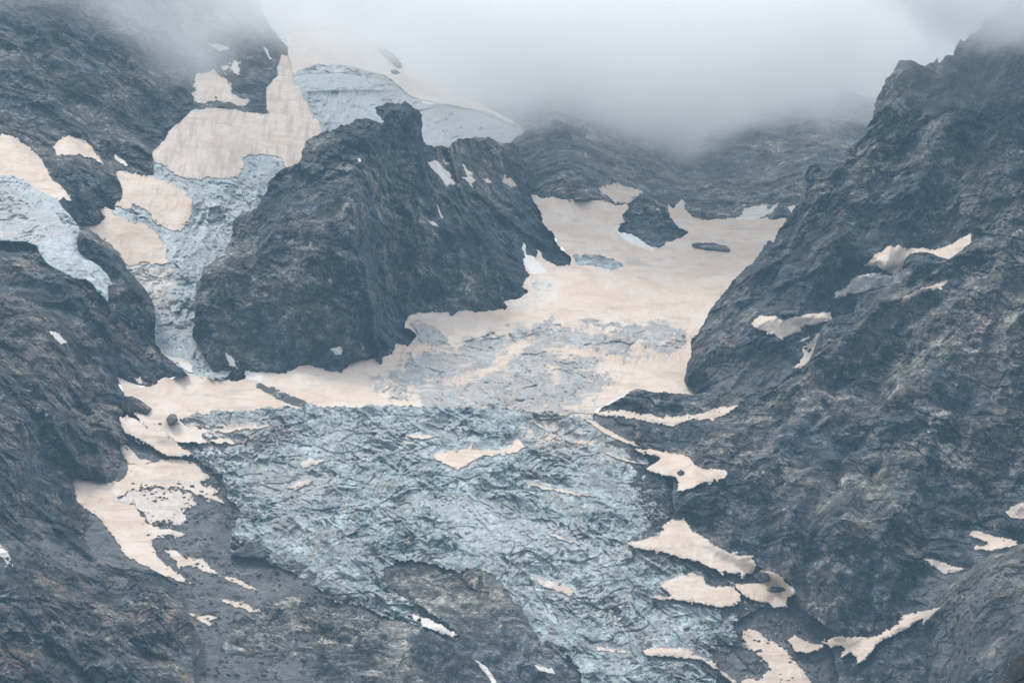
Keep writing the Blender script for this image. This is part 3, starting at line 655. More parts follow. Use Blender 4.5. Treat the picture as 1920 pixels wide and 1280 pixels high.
snow('G', 'pink snow lick on the left half of the lower icefall', [(537, 914), (555, 904), (571, 897), (591, 899), (580, 908), (554, 919)], 'dirty', 4)
snow('G', 'faded pink snow streak right of centre on the lower icefall', [(996, 908), (1043, 914), (1110, 926), (1124, 932), (1077, 930), (1026, 918)], 'dirty', 4)
snow('G', 'slim snow line bordering the upper right edge of the icefall', [(1084, 780), (1100, 784), (1119, 792), (1144, 809), (1166, 820), (1188, 829), (1206, 839), (1188, 836), (1161, 825), (1134, 813), (1108, 796)], 'snow', 4, rag=0.5)
snow('G', 'hair-thin snow line above the speckled patch on the icefall margin', [(1130, 848), (1150, 853), (1178, 862), (1212, 870), (1190, 869), (1160, 861)], 'snow', 4, rag=0.4)
snow('G', 'long pale snow stripe along the upper left of the lower icefall', [(400, 808), (430, 803), (470, 799), (512, 797), (490, 803), (455, 806), (425, 812)], 'dirty', 4)
snow('G', 'arched dusty snow strip left of the pocket on the lower icefall', [(560, 868), (585, 858), (620, 862), (606, 868), (583, 872), (568, 880)], 'dirty', 4)
snow('*', 'pink snow strip under the left rock wall beside the boulder',
     [(225, 786), (238, 779), (255, 786), (269, 796), (286, 806), (309, 808), (322, 820), (336, 836), (349, 843), (363, 852), (336, 856), (312, 853), (296, 844), (275, 831), (255, 821), (235, 811), (228, 800)], th=3)
snow('V', 'thin snow sliver between the left wall and the dark ledge', [(217, 830), (235, 833), (248, 846), (265, 861), (285, 865), (270, 872), (245, 872), (234, 862), (226, 846)], th=3)
snow('V', 'large branching pink snow slope below the left rock wall',
     [(134, 897), (143, 888), (161, 894), (181, 902), (195, 905), (218, 902), (235, 896), (242, 884), (238, 868), (262, 872), (280, 868), (309, 862), (336, 860), (366, 868), (380, 884), (400, 894), (376, 904), (390, 915), (413, 920), (406, 927), (417, 941), (393, 939), (383, 929), (356, 922), (329, 914), (302, 912), (275, 917), (245, 920), (222, 934), (228, 944), (252, 947), (265, 968), (275, 981), (302, 991), (329, 993), (351, 1001), (336, 1006), (312, 1001), (302, 1008), (282, 1011), (289, 1028), (296, 1048), (309, 1058), (336, 1073), (352, 1091), (336, 1089), (302, 1077), (269, 1058), (242, 1048), (232, 1035), (218, 1015), (205, 994), (181, 968), (161, 954), (144, 941), (139, 921), (135, 906)], th=3, rag=1.1)
snow('V', 'dirty ice and snow apron inside the bend of the branching snow slope',
     [(222, 934), (245, 921), (275, 918), (302, 914), (330, 917), (360, 926), (366, 945), (345, 960), (350, 975), (330, 985), (300, 980), (280, 978), (268, 962), (254, 946), (230, 945)], 'dirty', 2, rag=2.2)
snow('V', 'narrow snow streak trailing down the scree right of the branching slope',
     [(309, 1031), (329, 1031), (353, 1045), (380, 1047), (396, 1065), (417, 1078), (440, 1082), (460, 1092), (477, 1100), (484, 1107), (464, 1103), (437, 1091), (410, 1081), (383, 1069), (356, 1061), (336, 1066), (331, 1053)], th=2.5)
snow('V', 'small ragged snow remnant alone on the grey scree', [(418, 1125), (437, 1124), (454, 1131), (470, 1138), (490, 1146), (474, 1150), (454, 1142)], th=2.5, rag=1.3)
snow('V', 'forked snow sliver on the scree below the left rock mound', [(338, 1140), (356, 1148), (373, 1155), (390, 1154), (413, 1157), (396, 1162), (382, 1160), (398, 1169), (391, 1172), (373, 1162), (356, 1152)], th=2.5, rag=0.5)
snow('V', 'pale ice remnant streak lying on the polished bedrock', [(764, 1151), (785, 1152), (812, 1162), (840, 1178), (855, 1190), (838, 1190), (815, 1182), (790, 1168)], 'white', 2.5, rag=1.5)
snow('V', 'white snow blob at the bottom end of the bedrock tongue', [(1004, 1248), (1018, 1249), (1036, 1254), (1040, 1262), (1026, 1262), (1010, 1256)], 'white', 2.5)
snow('V', 'white waterfall thread pouring down the dark slabs at the bottom',
     [(890, 1236), (900, 1240), (912, 1250), (922, 1262), (930, 1276), (940, 1300), (926, 1300), (920, 1278), (912, 1264), (900, 1249)], 'white', 1.5, 'waterfall', 'waterfall', None, 0.4)

# rock showing through the snow and ice, and single blocks
ROCKS = [
    ('E', 'rock_outcrop', 'long dark rock band in the snow under the top right ledge', 'rock outcrop', [(1297, 457), (1312, 454), (1340, 456), (1362, 461), (1370, 468), (1366, 472), (1345, 468), (1316, 465), (1301, 463)], 3, 'far'),
    ('E', 'rock_outcrop', 'jagged dark outcrop in the pink snow above the right end of the basin', 'rock outcrop', [(1180, 734), (1196, 729), (1212, 731), (1218, 739), (1204, 747), (1188, 744)], 4, 'slope'),
    ('*', 'rock_outcrop', 'dark rock island inside the pink snow near the right slope foot', 'rock outcrop', [(1411, 1076), (1425, 1071), (1438, 1074), (1446, 1082), (1436, 1090), (1418, 1089)], 6, 'slope'),
    ('*', 'rock_outcrop', 'lower of two dark rock islands in the holed snow patch', 'rock outcrop', [(1436, 1104), (1450, 1098), (1468, 1100), (1475, 1106), (1460, 1110), (1442, 1109)], 6, 'slope'),
    ('*', 'boulder', 'dark boulder sitting in the snow patch beside the icefall margin', 'boulder', [(1268, 885), (1276, 880), (1284, 883), (1283, 889), (1273, 891)], 6, 'slope'),
    ('*', 'boulder', 'rounded boulder on the snow strip below the left end of the basin', 'boulder', [(312, 784), (320, 775), (330, 777), (334, 788), (326, 796), (315, 794)], 7, 'left'),
    ('V', 'boulder', 'steep dark rock block standing on the crest of the bedrock tongue', 'boulder', [(866, 1082), (872, 1069), (888, 1066), (902, 1074), (898, 1090), (892, 1104), (880, 1098)], 7, 'bed'),
    ('G', 'rock_outcrop', 'dark rock hump breaking out of the lower left of the icefall', 'rock outcrop', [(432, 1042), (442, 1030), (462, 1018), (482, 1016), (498, 1028), (506, 1042), (490, 1046), (462, 1044)], 6, 'bed'),
    ('H', 'boulder', 'blocky dark boulder on the scree bench at the far left', 'boulder', [(50, 1060), (56, 1050), (70, 1049), (82, 1053), (82, 1063), (66, 1066)], 6, 'left'),
    ('E', 'rock_outcrop', 'rocky rubble island at the left end of the basin snow', 'rock outcrop', [(232, 742), (246, 742), (268, 752), (284, 766), (278, 776), (258, 770), (240, 776), (232, 764)], 5, 'left'),
    ('K', 'rock_outcrop', 'small rock tooth in the bright snow below the cloud edge', 'rock outcrop', [(706, 90), (722, 92), (738, 102), (752, 118), (753, 128), (742, 124), (724, 108)], 6, 'far'),
    ('K', 'rock_outcrop', 'tiny rock speck under the tooth in the cloud-side snow', 'rock outcrop', [(732, 132), (744, 130), (751, 137), (744, 142), (734, 139)], 4, 'far'),
]

# colour and roughness zones of the ice layers: attribute, value, softness (px), outline
ZONES = {
    'E': [
        ('dust', 0.75, 9, [(600, 560), (1400, 560), (1400, 800), (600, 800)]),
        ('snow', 0.36, 34, [(700, 705), (735, 688), (765, 662), (800, 650), (850, 641), (870, 634), (900, 626), (960, 612), (1010, 606), (1060, 604), (1100, 612), (1140, 618), (1200, 600), (1250, 604), (1295, 622), (1292, 652), (1255, 664), (1215, 676), (1190, 668), (1130, 690), (1160, 700), (1178, 716), (1130, 738), (1096, 766), (1050, 790), (900, 790), (780, 790), (800, 770), (760, 748), (728, 742), (702, 724)]),
        ('snow', 0.62, 16, [(905, 690), (925, 676), (950, 652), (985, 640), (1000, 644), (970, 660), (948, 682), (915, 700), (880, 712), (840, 720), (800, 712), (860, 704)]),
        ('snow', 0.62, 16, [(1010, 655), (1060, 650), (1110, 655), (1160, 672), (1150, 680), (1090, 668), (1040, 668)]),
        ('snow', 0.6, 12, [(1032, 690), (1048, 690), (1050, 720), (1038, 724)]),
        ('snow', 0.6, 12, [(1190, 636), (1204, 636), (1206, 668), (1192, 672)]),
        ('snow', 0.35, 5, [(1080, 598), (1104, 594), (1130, 598), (1120, 606), (1095, 606)]),
        ('snow', 0.35, 5, [(1112, 608), (1160, 604), (1165, 612), (1130, 616)]),
        ('snow', 0.4, 5, [(768, 606), (790, 600), (815, 612), (840, 632), (835, 646), (800, 648), (778, 640), (780, 622)]),
        ('clean', 0.35, 20, [(944, 568), (990, 546), (968, 524), (1000, 516), (1012, 506), (1030, 512), (1046, 535), (1052, 552), (1040, 572), (1000, 580), (960, 580)]),
        ('snow', 0.56, 14, [(960, 572), (995, 548), (985, 528), (1010, 515), (1030, 520), (1038, 540), (1020, 565), (990, 572)]),
        ('clean', 0.9, 6, [(1150, 428), (1166, 424), (1190, 434), (1222, 458), (1226, 470), (1200, 462), (1170, 448)]),
        ('clean', 0.8, 5, [(950, 428), (962, 440), (985, 456), (1003, 488), (1030, 510), (1000, 515), (980, 490)]),
        ('clean', 0.7, 5, [(455, 690), (470, 692), (495, 702), (490, 716), (465, 712)]),
        ('snow', 0.36, 8, [(470, 712), (495, 720), (530, 733), (575, 750), (606, 764), (560, 764), (525, 752), (495, 736)]),
        ('dirt', 0.66, 8, [(470, 712), (495, 720), (530, 733), (575, 750), (606, 764), (560, 764), (525, 752), (495, 736)]),
        ('snow', 0.3, 6, [(1070, 476), (1120, 476), (1150, 486), (1180, 500), (1150, 504), (1110, 500), (1080, 496)]),
        ('snow', 0.8, 6, [(1195, 726), (1280, 722), (1310, 735), (1280, 742), (1230, 738)]),
    ],
    'G': [
        ('dust', 0.5, 30, [(300, 780), (520, 770), (560, 820), (420, 860), (330, 830)]),
        ('dust', 0.45, 30, [(1000, 780), (1120, 790), (1200, 860), (1100, 880), (1000, 850)]),
        ('dust', 0.5, 25, [(480, 880), (620, 880), (660, 930), (560, 950), (480, 930)]),
        ('clean', 0.4, 40, [(820, 930), (1000, 960), (1150, 1050), (1120, 1150), (1000, 1090), (880, 1040)]),
        ('clean', 0.35, 25, [(600, 770), (860, 770), (860, 820), (600, 820)]),
        ('dirt', 0.74, 60, [(1165, 800), (1300, 800), (1500, 1300), (1330, 1300), (1370, 1170), (1290, 1130), (1260, 1060), (1210, 1000), (1230, 930), (1190, 880), (1150, 840)]),
        ('dirt', 0.5, 16, [(1120, 1090), (1150, 1110), (1200, 1170), (1235, 1220), (1205, 1225), (1170, 1180), (1130, 1130)]),
        ('dirt', 0.66, 30, [(240, 780), (350, 776), (420, 800), (380, 830), (420, 880), (440, 960), (440, 1060), (360, 1000), (380, 900), (300, 850)]),
        ('dirt', 0.56, 34, [(420, 980), (520, 1030), (620, 1080), (700, 1130), (850, 1195), (860, 1210), (700, 1180), (420, 1060)]),
        ('snow', 0.46, 10, [(300, 795), (420, 790), (520, 792), (500, 806), (420, 818), (330, 812)]),
        ('snow', 0.46, 10, [(960, 790), (1060, 788), (1120, 830), (1040, 850), (990, 850), (975, 820)]),
        ('dirt', 0.42, 12, [(720, 818), (860, 812), (960, 812), (960, 834), (880, 826), (810, 846), (730, 842)]),
    ],
    'K': [
        ('clean', 1.0, 10, [(500, 30), (1000, 30), (1000, 300), (500, 300)]),
        ('snow', 1.0, 6, [(500, 40), (1000, 40), (1000, 230), (960, 232), (900, 205), (840, 195), (800, 195), (770, 178), (735, 150), (700, 138), (640, 122), (590, 122), (545, 138)]),
        ('snow', 0.40, 4, [(556, 134), (575, 127), (640, 123), (690, 132), (725, 142), (735, 152), (700, 148), (655, 141), (610, 138), (570, 139)]),
        ('dirt', 0.50, 4, [(556, 134), (575, 127), (640, 123), (690, 132), (725, 142), (735, 152), (700, 148), (655, 141), (610, 138), (570, 139)]),
        ('dust', 0.5, 20, [(690, 130), (1000, 200), (1000, 300), (780, 300)]),
        ('snow', 0.3, 14, [(700, 148), (760, 180), (800, 200), (900, 220), (960, 245), (960, 280), (790, 300), (780, 210), (740, 190)]),
        ('clean', 0.35, 8, [(500, 30), (1000, 30), (1000, 232), (960, 234), (900, 207), (840, 196), (770, 178), (735, 150), (640, 122), (545, 138)]),
        ('dirt', 0.34, 6, [(568, 170), (640, 168), (640, 196), (620, 215), (590, 205), (572, 190)]),
    ],
    'C': [
        ('clean', 0.45, 10, [(100, 50), (700, 50), (700, 800), (100, 800)]),
        ('dust', 0.8, 14, [(232, 497), (320, 495), (335, 520), (330, 560), (300, 590), (280, 566), (262, 533)]),
        ('snow', 0.48, 12, [(232, 497), (320, 495), (335, 520), (330, 560), (300, 580), (280, 556), (262, 533)]),
        ('snow', 0.35, 8, [(330, 430), (300, 445), (315, 470), (330, 500), (345, 500), (320, 455)]),
        ('dirt', 0.42, 8, [(228, 392), (247, 392), (285, 410), (300, 424), (280, 425), (240, 410)]),
        ('dirt', 0.40, 8, [(288, 306), (320, 330), (380, 345), (400, 340), (350, 358), (300, 335)]),
        ('clean', 0.6, 8, [(285, 640), (400, 680), (400, 712), (300, 690)]),
    ],
    'L': [
        ('snow', 0.44, 10, [(-110, 395), (20, 425), (60, 450), (-110, 450)]),
        ('dirt', 0.46, 8, [(-110, 345), (0, 350), (50, 395), (70, 440), (20, 410), (-110, 370)]),
        ('dirt', 0.45, 6, [(100, 378), (145, 420), (150, 450), (125, 425), (95, 395)]),
        ('dust', 0.5, 12, [(-110, 330), (0, 335), (80, 390), (130, 440), (60, 450), (-110, 440)]),
        ('clean', 0.55, 5, [(-110, 300), (300, 300), (300, 600), (-110, 600)]),
    ],
    'V': [('scree', 0.85, 25, [(100, 700), (1700, 700), (1700, 1400), (100, 1400)]),
          ('scree', 0.3, 14, [(719, 1075), (727, 1062), (781, 1050), (842, 1065), (895, 1060), (942, 1105), (976, 1147), (1003, 1190), (1053, 1210), (1100, 1260), (1110, 1400), (700, 1400), (560, 1240), (420, 1230), (420, 1180), (560, 1110), (700, 1160), (805, 1160), (737, 1105)])],
    'J': [('scree', 0.6, 20, [(1450, 905), (1500, 905), (1560, 915), (1550, 935), (1520, 955), (1480, 945), (1450, 930)]),
          ('scree', 0.7, 16, [(1690, 575), (1780, 530), (1740, 580), (1660, 640), (1590, 660), (1620, 620)]),
          ('scree', 0.7, 12, [(1530, 975), (1590, 980), (1560, 1005), (1535, 1000)]),
          ('scree', 0.6, 20, [(1740, 1070), (1820, 1075), (1760, 1135), (1700, 1150), (1690, 1110)])],
    'H': [('scree', 0.75, 18, [(-110, 1010), (60, 1005), (200, 1030), (260, 1060), (200, 1075), (60, 1070), (-110, 1060)])],
    'I': [('scree', 0.5, 14, [(1410, 560), (1480, 540), (1560, 570), (1480, 590), (1420, 590)]), ('scree', 0.8, 14, [(1330, 690), (1450, 660), (1500, 690), (1440, 740), (1330, 740)])],
    'N': [('scree', 0.5, 25, [(1740, 1140), (1900, 1060), (2040, 1060), (2040, 1180), (1900, 1200), (1760, 1340), (1730, 1340)])],
}


# crests (+) and gullies (-) of the rock faces: outline in photo pixels, half width (px), height (m)
RIBS = {
    'D': [([(742, 195), (702, 260), (674, 380), (668, 470), (658, 570), (650, 640)], 24, 17), ([(600, 252), (560, 330), (520, 430), (480, 520), (452, 650)], 30, 13),
          ([(790, 240), (796, 330), (812, 420), (800, 500)], 26, 14), ([(862, 270), (900, 340), (960, 400), (1000, 440)], 24, 12), ([(838, 368), (900, 430), (955, 495), (985, 520)], 24, 15),
          ([(640, 250), (620, 340), (600, 440), (570, 540), (560, 640)], 22, 11), ([(722, 290), (716, 400), (738, 500), (750, 610)], 26, -20), ([(545, 430), (600, 475), (640, 530)], 12, -10),
          ([(840, 290), (850, 350), (880, 400), (905, 470)], 14, -9), ([(500, 380), (470, 470), (430, 560)], 14, -8), ([(400, 560), (430, 620), (480, 660)], 14, -8), ([(700, 540), (690, 600), (700, 640)], 16, 11),
          ([(860, 500), (850, 550), (820, 580)], 14, 9), ([(830, 470), (800, 520), (790, 570)], 14, -12)],
    'I': [([(1690, 118), (1640, 260), (1600, 380), (1540, 480), (1480, 560), (1440, 600)], 30, 20), ([(1800, 100), (1780, 220), (1720, 330), (1660, 420), (1640, 480)], 30, 18),
          ([(1905, 120), (1880, 250), (1830, 380)], 26, 16), ([(1765, 120), (1722, 230), (1655, 350), (1600, 470), (1570, 545)], 24, -20), ([(1855, 150), (1805, 320), (1745, 440)], 24, -20),
          ([(1482, 430), (1452, 520), (1420, 590)], 16, -10), ([(1440, 458), (1382, 560), (1332, 650), (1312, 700)], 20, 12), ([(1600, 300), (1570, 400), (1500, 500)], 14, -9), ([(1400, 560), (1370, 640), (1340, 700)], 14, -10),
          ([(1620, 530), (1580, 560), (1530, 590), (1470, 610)], 22, -12), ([(1785, 505), (1695, 535), (1605, 600), (1525, 665), (1480, 725)], 26, -14)],
    'J': [([(1815, 468), (1740, 520), (1680, 560), (1600, 620), (1540, 680), (1480, 740)], 20, 24), ([(1905, 420), (1855, 600), (1785, 760), (1722, 900), (1650, 1010)], 34, 24), ([(1800, 560), (1722, 700), (1642, 820), (1585, 895)], 26, 18),
          ([(1885, 560), (1812, 740), (1762, 880), (1700, 1000)], 26, -22), ([(1704, 640), (1640, 760), (1584, 860), (1560, 930)], 20, -16), ([(1935, 700), (1885, 850), (1842, 985)], 24, -18), ([(1600, 688), (1580, 720), (1553, 762), (1528, 812), (1500, 850)], 9, -10),
          ([(1646, 790), (1650, 850), (1640, 900)], 8, -9), ([(1575, 840), (1578, 880), (1572, 905)], 8, -8), ([(1520, 760), (1480, 830), (1440, 880), (1400, 900)], 20, 14), ([(1470, 790), (1420, 850), (1380, 880)], 14, -10),
          ([(1600, 930), (1570, 1010), (1560, 1100), (1580, 1170)], 24, 16), ([(1480, 960), (1470, 1020), (1480, 1080)], 14, 10), ([(1520, 950), (1515, 1030), (1520, 1110)], 14, -12), ([(1700, 950), (1690, 1040), (1660, 1130)], 20, 12), ([(1640, 1040), (1630, 1110), (1640, 1170)], 14, -10),
          ([(1335, 880), (1370, 940), (1400, 1010)], 16, 9), ([(1700, 870), (1690, 930), (1684, 1010)], 8, -9), ([(1300, 780), (1350, 820), (1330, 860)], 14, 8)],
    'B': [([(-20, 60), (60, 180), (150, 300)], 24, 13), ([(100, 20), (180, 150), (270, 290)], 24, 13), ([(220, 60), (290, 180), (340, 260)], 20, 10), ([(40, 60), (120, 190), (200, 290)], 16, -12), ([(160, 40), (240, 170), (300, 270)], 16, -11),
          ([(300, 70), (340, 160), (362, 200)], 14, 8), ([(470, 110), (480, 160), (490, 205)], 14, 8)],
    'H': [([(90, 480), (160, 570), (222, 700), (236, 850)], 26, 14), ([(152, 440), (230, 520), (280, 640), (292, 690)], 20, 14), ([(206, 575), (214, 660), (222, 720)], 12, -16), ([(10, 500), (80, 640), (140, 780), (172, 885)], 28, 16), ([(150, 640), (158, 760), (150, 860)], 14, -14),
          ([(-20, 860), (60, 890), (140, 935), (218, 1010)], 20, 13), ([(40, 950), (120, 980), (190, 1010)], 22, -16), ([(150, 1225), (158, 1262), (165, 1320)], 9, -14), ([(-20, 1105), (90, 1160), (152, 1210)], 18, 12), ([(0, 640), (60, 760), (80, 860)], 16, -12),
          ([(245, 600), (262, 660), (270, 700)], 10, -9), ([(250, 1080), (300, 1120), (340, 1170)], 20, 12), ([(220, 1100), (250, 1160), (300, 1220)], 18, -12)],
    'V': [([(735, 1064), (805, 1132), (885, 1203), (965, 1290)], 16, 7), ([(822, 1078), (882, 1152), (960, 1240), (1000, 1310)], 12, -7), ([(905, 1072), (962, 1150), (1004, 1222), (1044, 1300)], 18, 9), ([(726, 1085), (790, 1142), (815, 1165)], 8, -6), ([(860, 1066), (905, 1130), (940, 1190)], 10, -5),
          ([(560, 1215), (660, 1260), (760, 1310)], 18, 8), ([(600, 1180), (700, 1230), (800, 1300)], 14, -7), ([(400, 1232), (470, 1240), (560, 1270)], 18, 9), ([(520, 1130), (620, 1165), (700, 1200)], 16, 7), ([(760, 1185), (850, 1240), (920, 1310)], 14, 7), ([(380, 1060), (450, 1100), (540, 1130)], 14, 5)],
    'A': [([(1040, 180), (1060, 280), (1100, 370)], 22, 14), ([(1200, 230), (1230, 330), (1240, 440)], 24, 16), ([(1390, 220), (1360, 310), (1330, 390)], 24, 14), ([(1590, 160), (1540, 280), (1480, 370)], 24, 16), ([(1130, 220), (1150, 300), (1160, 350)], 18, -14), ([(1480, 220), (1440, 320), (1420, 380)], 18, -14), ([(1300, 230), (1290, 320), (1280, 370)], 16, -12)],
    'E': [([(735, 690), (800, 655), (870, 634), (960, 612), (1020, 606)], 10, 8), ([(780, 700), (850, 690), (920, 680), (980, 650)], 10, 6), ([(900, 742), (960, 702), (1040, 672), (1100, 660)], 12, 8), ([(1000, 762), (1060, 722), (1120, 700)], 10, 6),
          ([(1120, 620), (1180, 640), (1240, 640), (1290, 630)], 10, 7), ([(760, 722), (830, 714), (900, 702), (960, 668)], 9, -6), ([(990, 650), (1020, 690), (1040, 745)], 9, -6), ([(1190, 625), (1205, 668)], 9, -6), ([(1080, 690), (1150, 714)], 9, -5),
          ([(1040, 630), (1110, 640), (1160, 660), (1230, 668)], 9, 6), ([(860, 660), (930, 640), (1000, 630)], 9, -6), ([(950, 590), (1050, 570), (1180, 575), (1280, 590)], 20, 5), ([(1030, 540), (1160, 520), (1330, 530)], 22, 5), ([(1090, 440), (1150, 450), (1230, 480), (1330, 490)], 16, 5)],
    'G': [([(430, 773), (600, 767), (760, 765), (930, 771), (1060, 781)], 9, 6), ([(540, 818), (740, 824), (900, 824), (1010, 815)], 15, -9), ([(1060, 780), (1122, 812), (1172, 862), (1210, 910)], 10, 6), ([(610, 930), (690, 906), (760, 925), (805, 965)], 13, 8), ([(600, 945), (690, 925), (750, 945), (790, 985)], 9, -6),
          ([(715, 1015), (780, 992), (845, 1012), (890, 1058)], 13, 8), ([(700, 1035), (780, 1020), (850, 1040)], 9, -5), ([(900, 920), (962, 992), (1022, 1072), (1082, 1152), (1142, 1245)], 12, -8), ([(980, 900), (1062, 982), (1132, 1062), (1202, 1152)], 14, 7), ([(650, 850), (692, 902), (742, 952)], 11, -7),
          ([(460, 822), (522, 882), (602, 942), (682, 1002)], 12, -7), ([(430, 900), (520, 950), (600, 1010), (680, 1070)], 12, 6), ([(850, 895), (885, 880), (908, 900), (870, 938)], 10, 7), ([(1080, 940), (1150, 960), (1220, 1010)], 12, 6), ([(1100, 1000), (1180, 1060), (1250, 1140)], 12, -6),
          ([(560, 870), (640, 862), (720, 880)], 12, 6), ([(940, 870), (1040, 880), (1120, 910)], 12, 6), ([(960, 885), (1040, 900), (1100, 935)], 9, -5), ([(470, 1000), (540, 1040), (620, 1090), (700, 1130)], 12, 6)],
    'C': [([(300, 345), (360, 365), (400, 400)], 12, 6), ([(440, 320), (420, 380), (380, 450), (345, 520)], 12, 6), ([(330, 440), (330, 520), (345, 600)], 12, 7), ([(300, 520), (320, 545), (352, 540)], 8, -5), ([(310, 600), (340, 620), (362, 615)], 8, -5), ([(470, 310), (440, 360), (420, 420)], 10, -6)],
    'N': [([(1900, 1040), (1850, 1120), (1800, 1250)], 22, 12), ([(1850, 1060), (1800, 1150), (1765, 1280)], 16, -10)],
}


def line_dist(pl, X, Y):
    P = np.array(pl, np.float32)

    def f(x, y):
        d = np.full(x.shape, 1e12, np.float32)
        for (ax, ay), (bx, by) in zip(P[:-1], P[1:]):
            ex, ey = bx - ax, by - ay
            wx, wy = x - ax, y - ay
            t = np.clip((wx * ex + wy * ey) / max(ex * ex + ey * ey, 1e-6), 0, 1)
            d = np.minimum(d, (wx - ex * t) ** 2 + (wy - ey * t) ** 2)
        return np.sqrt(d)
    return par(f, X, Y)

# ------------------------------------------------------------------ building the layers
f32 = np.float32
XL, XR, YT, YB = -110, 2030, -110, 1335


def grid(poly, pad, st):
    P = np.array(poly)
    x0, y0 = np.maximum(P.min(0) - pad, (XL, YT))
    x1, y1 = np.minimum(P.max(0) + pad, (XR, YB))
    xs = np.arange(x0, x1 + st, st, dtype=f32)
    ys = np.arange(y0, y1 + st, st, dtype=f32)
    return np.meshgrid(xs, ys)


def edge_noise(X, Y, amp, seed):
    z = np.full_like(X, seed * 3.7)
    return par(lambda x, y, q: amp * (perlin(x / 21, y / 21, q, seed) + 0.6 * perlin(x / 8, y / 8, q, seed + 1) + 0.35 * perlin(x / 3.3, y / 3.3, q, seed + 2)), X, Y, z)


def rock_low(x, y, z, seed):
    a = 20 * perlin(x / 105, y / 105, z / 105, seed + 40)
    b = 20 * perlin(x / 105, y / 105, z / 105, seed + 41)
    return 15 * ridged((x + a) / 135, (y + b) / 135, (z + a) / 175, 2, seed + 42)


def rock_rough(x, y, z, seed, ang, gul):
    ca, sa = math.cos(R(ang)), math.sin(R(ang))
    a = 3.5 * perlin(x / 40, y / 40, z / 40, seed + 50)
    b = 3.5 * perlin(x / 40, y / 40, z / 40, seed + 51)
    xw, zw = x + a, z + b
    t = xw * ca - zw * sa
    n = xw * sa + zw * ca
    g = gul[0] * zw + xw
    out = gul[1] * 10.0 * ridged(g / 44, y / 120, zw / 150, 3, seed + 52)
    out += 8.0 * ridged(xw / 62, y / 62, zw / 62, 4, seed + 56)
    s = perlin(t / 40, y / 60, n / 10, seed + 60)
    out += 1.5 * np.sign(s) * np.abs(s) ** 0.6
    _, _, _, f = cells(t / 23, n / 17, seed + 62)
    out += 7.5 * f
    f1, f2, h, f = cells((t + 0.5 * a) / 34, (n + 0.5 * b) / 15, seed + 67)
    out += 3.6 * h - 4.0 * (1 - sst(0.0, 0.06, f2 - f1))
    f1, f2, h, f = cells((n * 0.9 + 0.4 * b) / 12, (t + n * 0.35) / 30, seed + 68)
    out += 2.6 * h - 3.0 * (1 - sst(0.0, 0.07, f2 - f1))
    a2 = 2.0 * perlin(x / 12, y / 12, z / 12, seed + 53)
    _, _, _, f = cells((t + a2) / 9.0, n / 7.0, seed + 63)
    out += 4.0 * f
    _, _, _, f = cells((t - a2) / 3.8, n / 3.2, seed + 66)
    out += 1.4 * f
    out *= 0.42 + 0.75 * sst(-0.45, 0.45, fbm(x / 85, y / 120, z / 75, 2, seed + 69))
    out += 0.9 * fbm(x / 6.5, y / 6.5, z / 6.5, 3, seed + 64, 0.6)
    return out


def ice_low(x, y, z, seed):
    return 7 * perlin(x / 110, y / 140, z / 60, seed + 70)


def ice_rough(x, y, z, seed, cw, ch, flow):
    a = perlin(x / 30, y / 30, z / 30, seed + 71)
    b = perlin(x / 30, y / 30, z / 30, seed + 72)
    xx, zz = x + 5 * a, z + 4 * b
    k = np.tanh(flow * 0.6)
    u = xx + zz * k + 14 * perlin(x / 110, y / 110, z / 110, seed + 74)
    v = zz - 0.3 * xx * k + 12 * perlin(x / 100, y / 140, z / 90, seed + 75)
    am = 0.45 + 1.1 * sst(-0.5, 0.5, fbm(x / 70, y / 110, z / 60, 2, seed + 87))
    f1, f2, h, f = cells(u / (cw * 1.9), v / (ch * 1.6), seed + 80)
    out = 1.8 * h + 3.4 * f - 2.4 * (1 - sst(0.0, 0.07, f2 - f1))
    f1, f2, h, f = cells(u / (cw * 0.8), v / (ch * 0.85), seed + 76)
    out += 1.0 * h + 2.3 * f - 1.5 * (1 - sst(0.0, 0.10, f2 - f1))
    c = perlin(x / 9, y / 12, z / 8, seed + 81)
    f1, f2, h, f = cells((u + 2 * c) / (cw * 0.36), (v + 2 * a) / (ch * 0.38), seed + 77)
    out += 0.7 * h + 1.7 * f - 0.6 * (1 - sst(0.0, 0.2, f2 - f1))
    w1 = sst(0.35, -0.35, perlin(x / 120, y / 120, z / 90, seed + 84) + (z - 415) / 160)
    out += 4.0 * ridged((x + 4 * a) / 13, y / 110, z / 60, 3, seed + 78, 0.6) * (1 - w1)
    out += 4.0 * ridged((x * 0.75 + z * 0.66 + 5 * a) / 12, (x * 0.66 - z * 0.75) / 60, y / 150, 3, seed + 85, 0.6) * w1
    out += 3.0 * ridged(x / 36, y / 60, z / 32, 3, seed + 86, 0.6)
    out *= am
    cr = np.abs(perlin((u + 6 * a) / 60, y / 120, (v + 5 * b) / 13, seed + 88))
    out -= 5.0 * (1 - sst(0.0, 0.055, cr)) * sst(-0.1, 0.3, perlin(x / 60, y / 80, z / 50, seed + 89))
    cr = np.abs(perlin((u + 4 * b) / 11, y / 90, (v + 4 * a) / 45, seed + 93))
    out -= 4.0 * (1 - sst(0.0, 0.06, cr)) * sst(-0.1, 0.3, perlin(x / 55, y / 80, z / 45, seed + 94))
    out += 1.0 * fbm(x / 5, y / 6, z / 4.5, 3, seed + 79, 0.65)
    return out


def snow_relief(x, y, z, seed):
    return 2.8 * perlin(x / 40, y / 60, z / 28, seed + 90) + 1.1 * ridged(x / 15, y / 60, z / 22, 3, seed + 91) + 0.42 * perlin(x / 4.5, y / 8, z / 3.2, seed + 92)


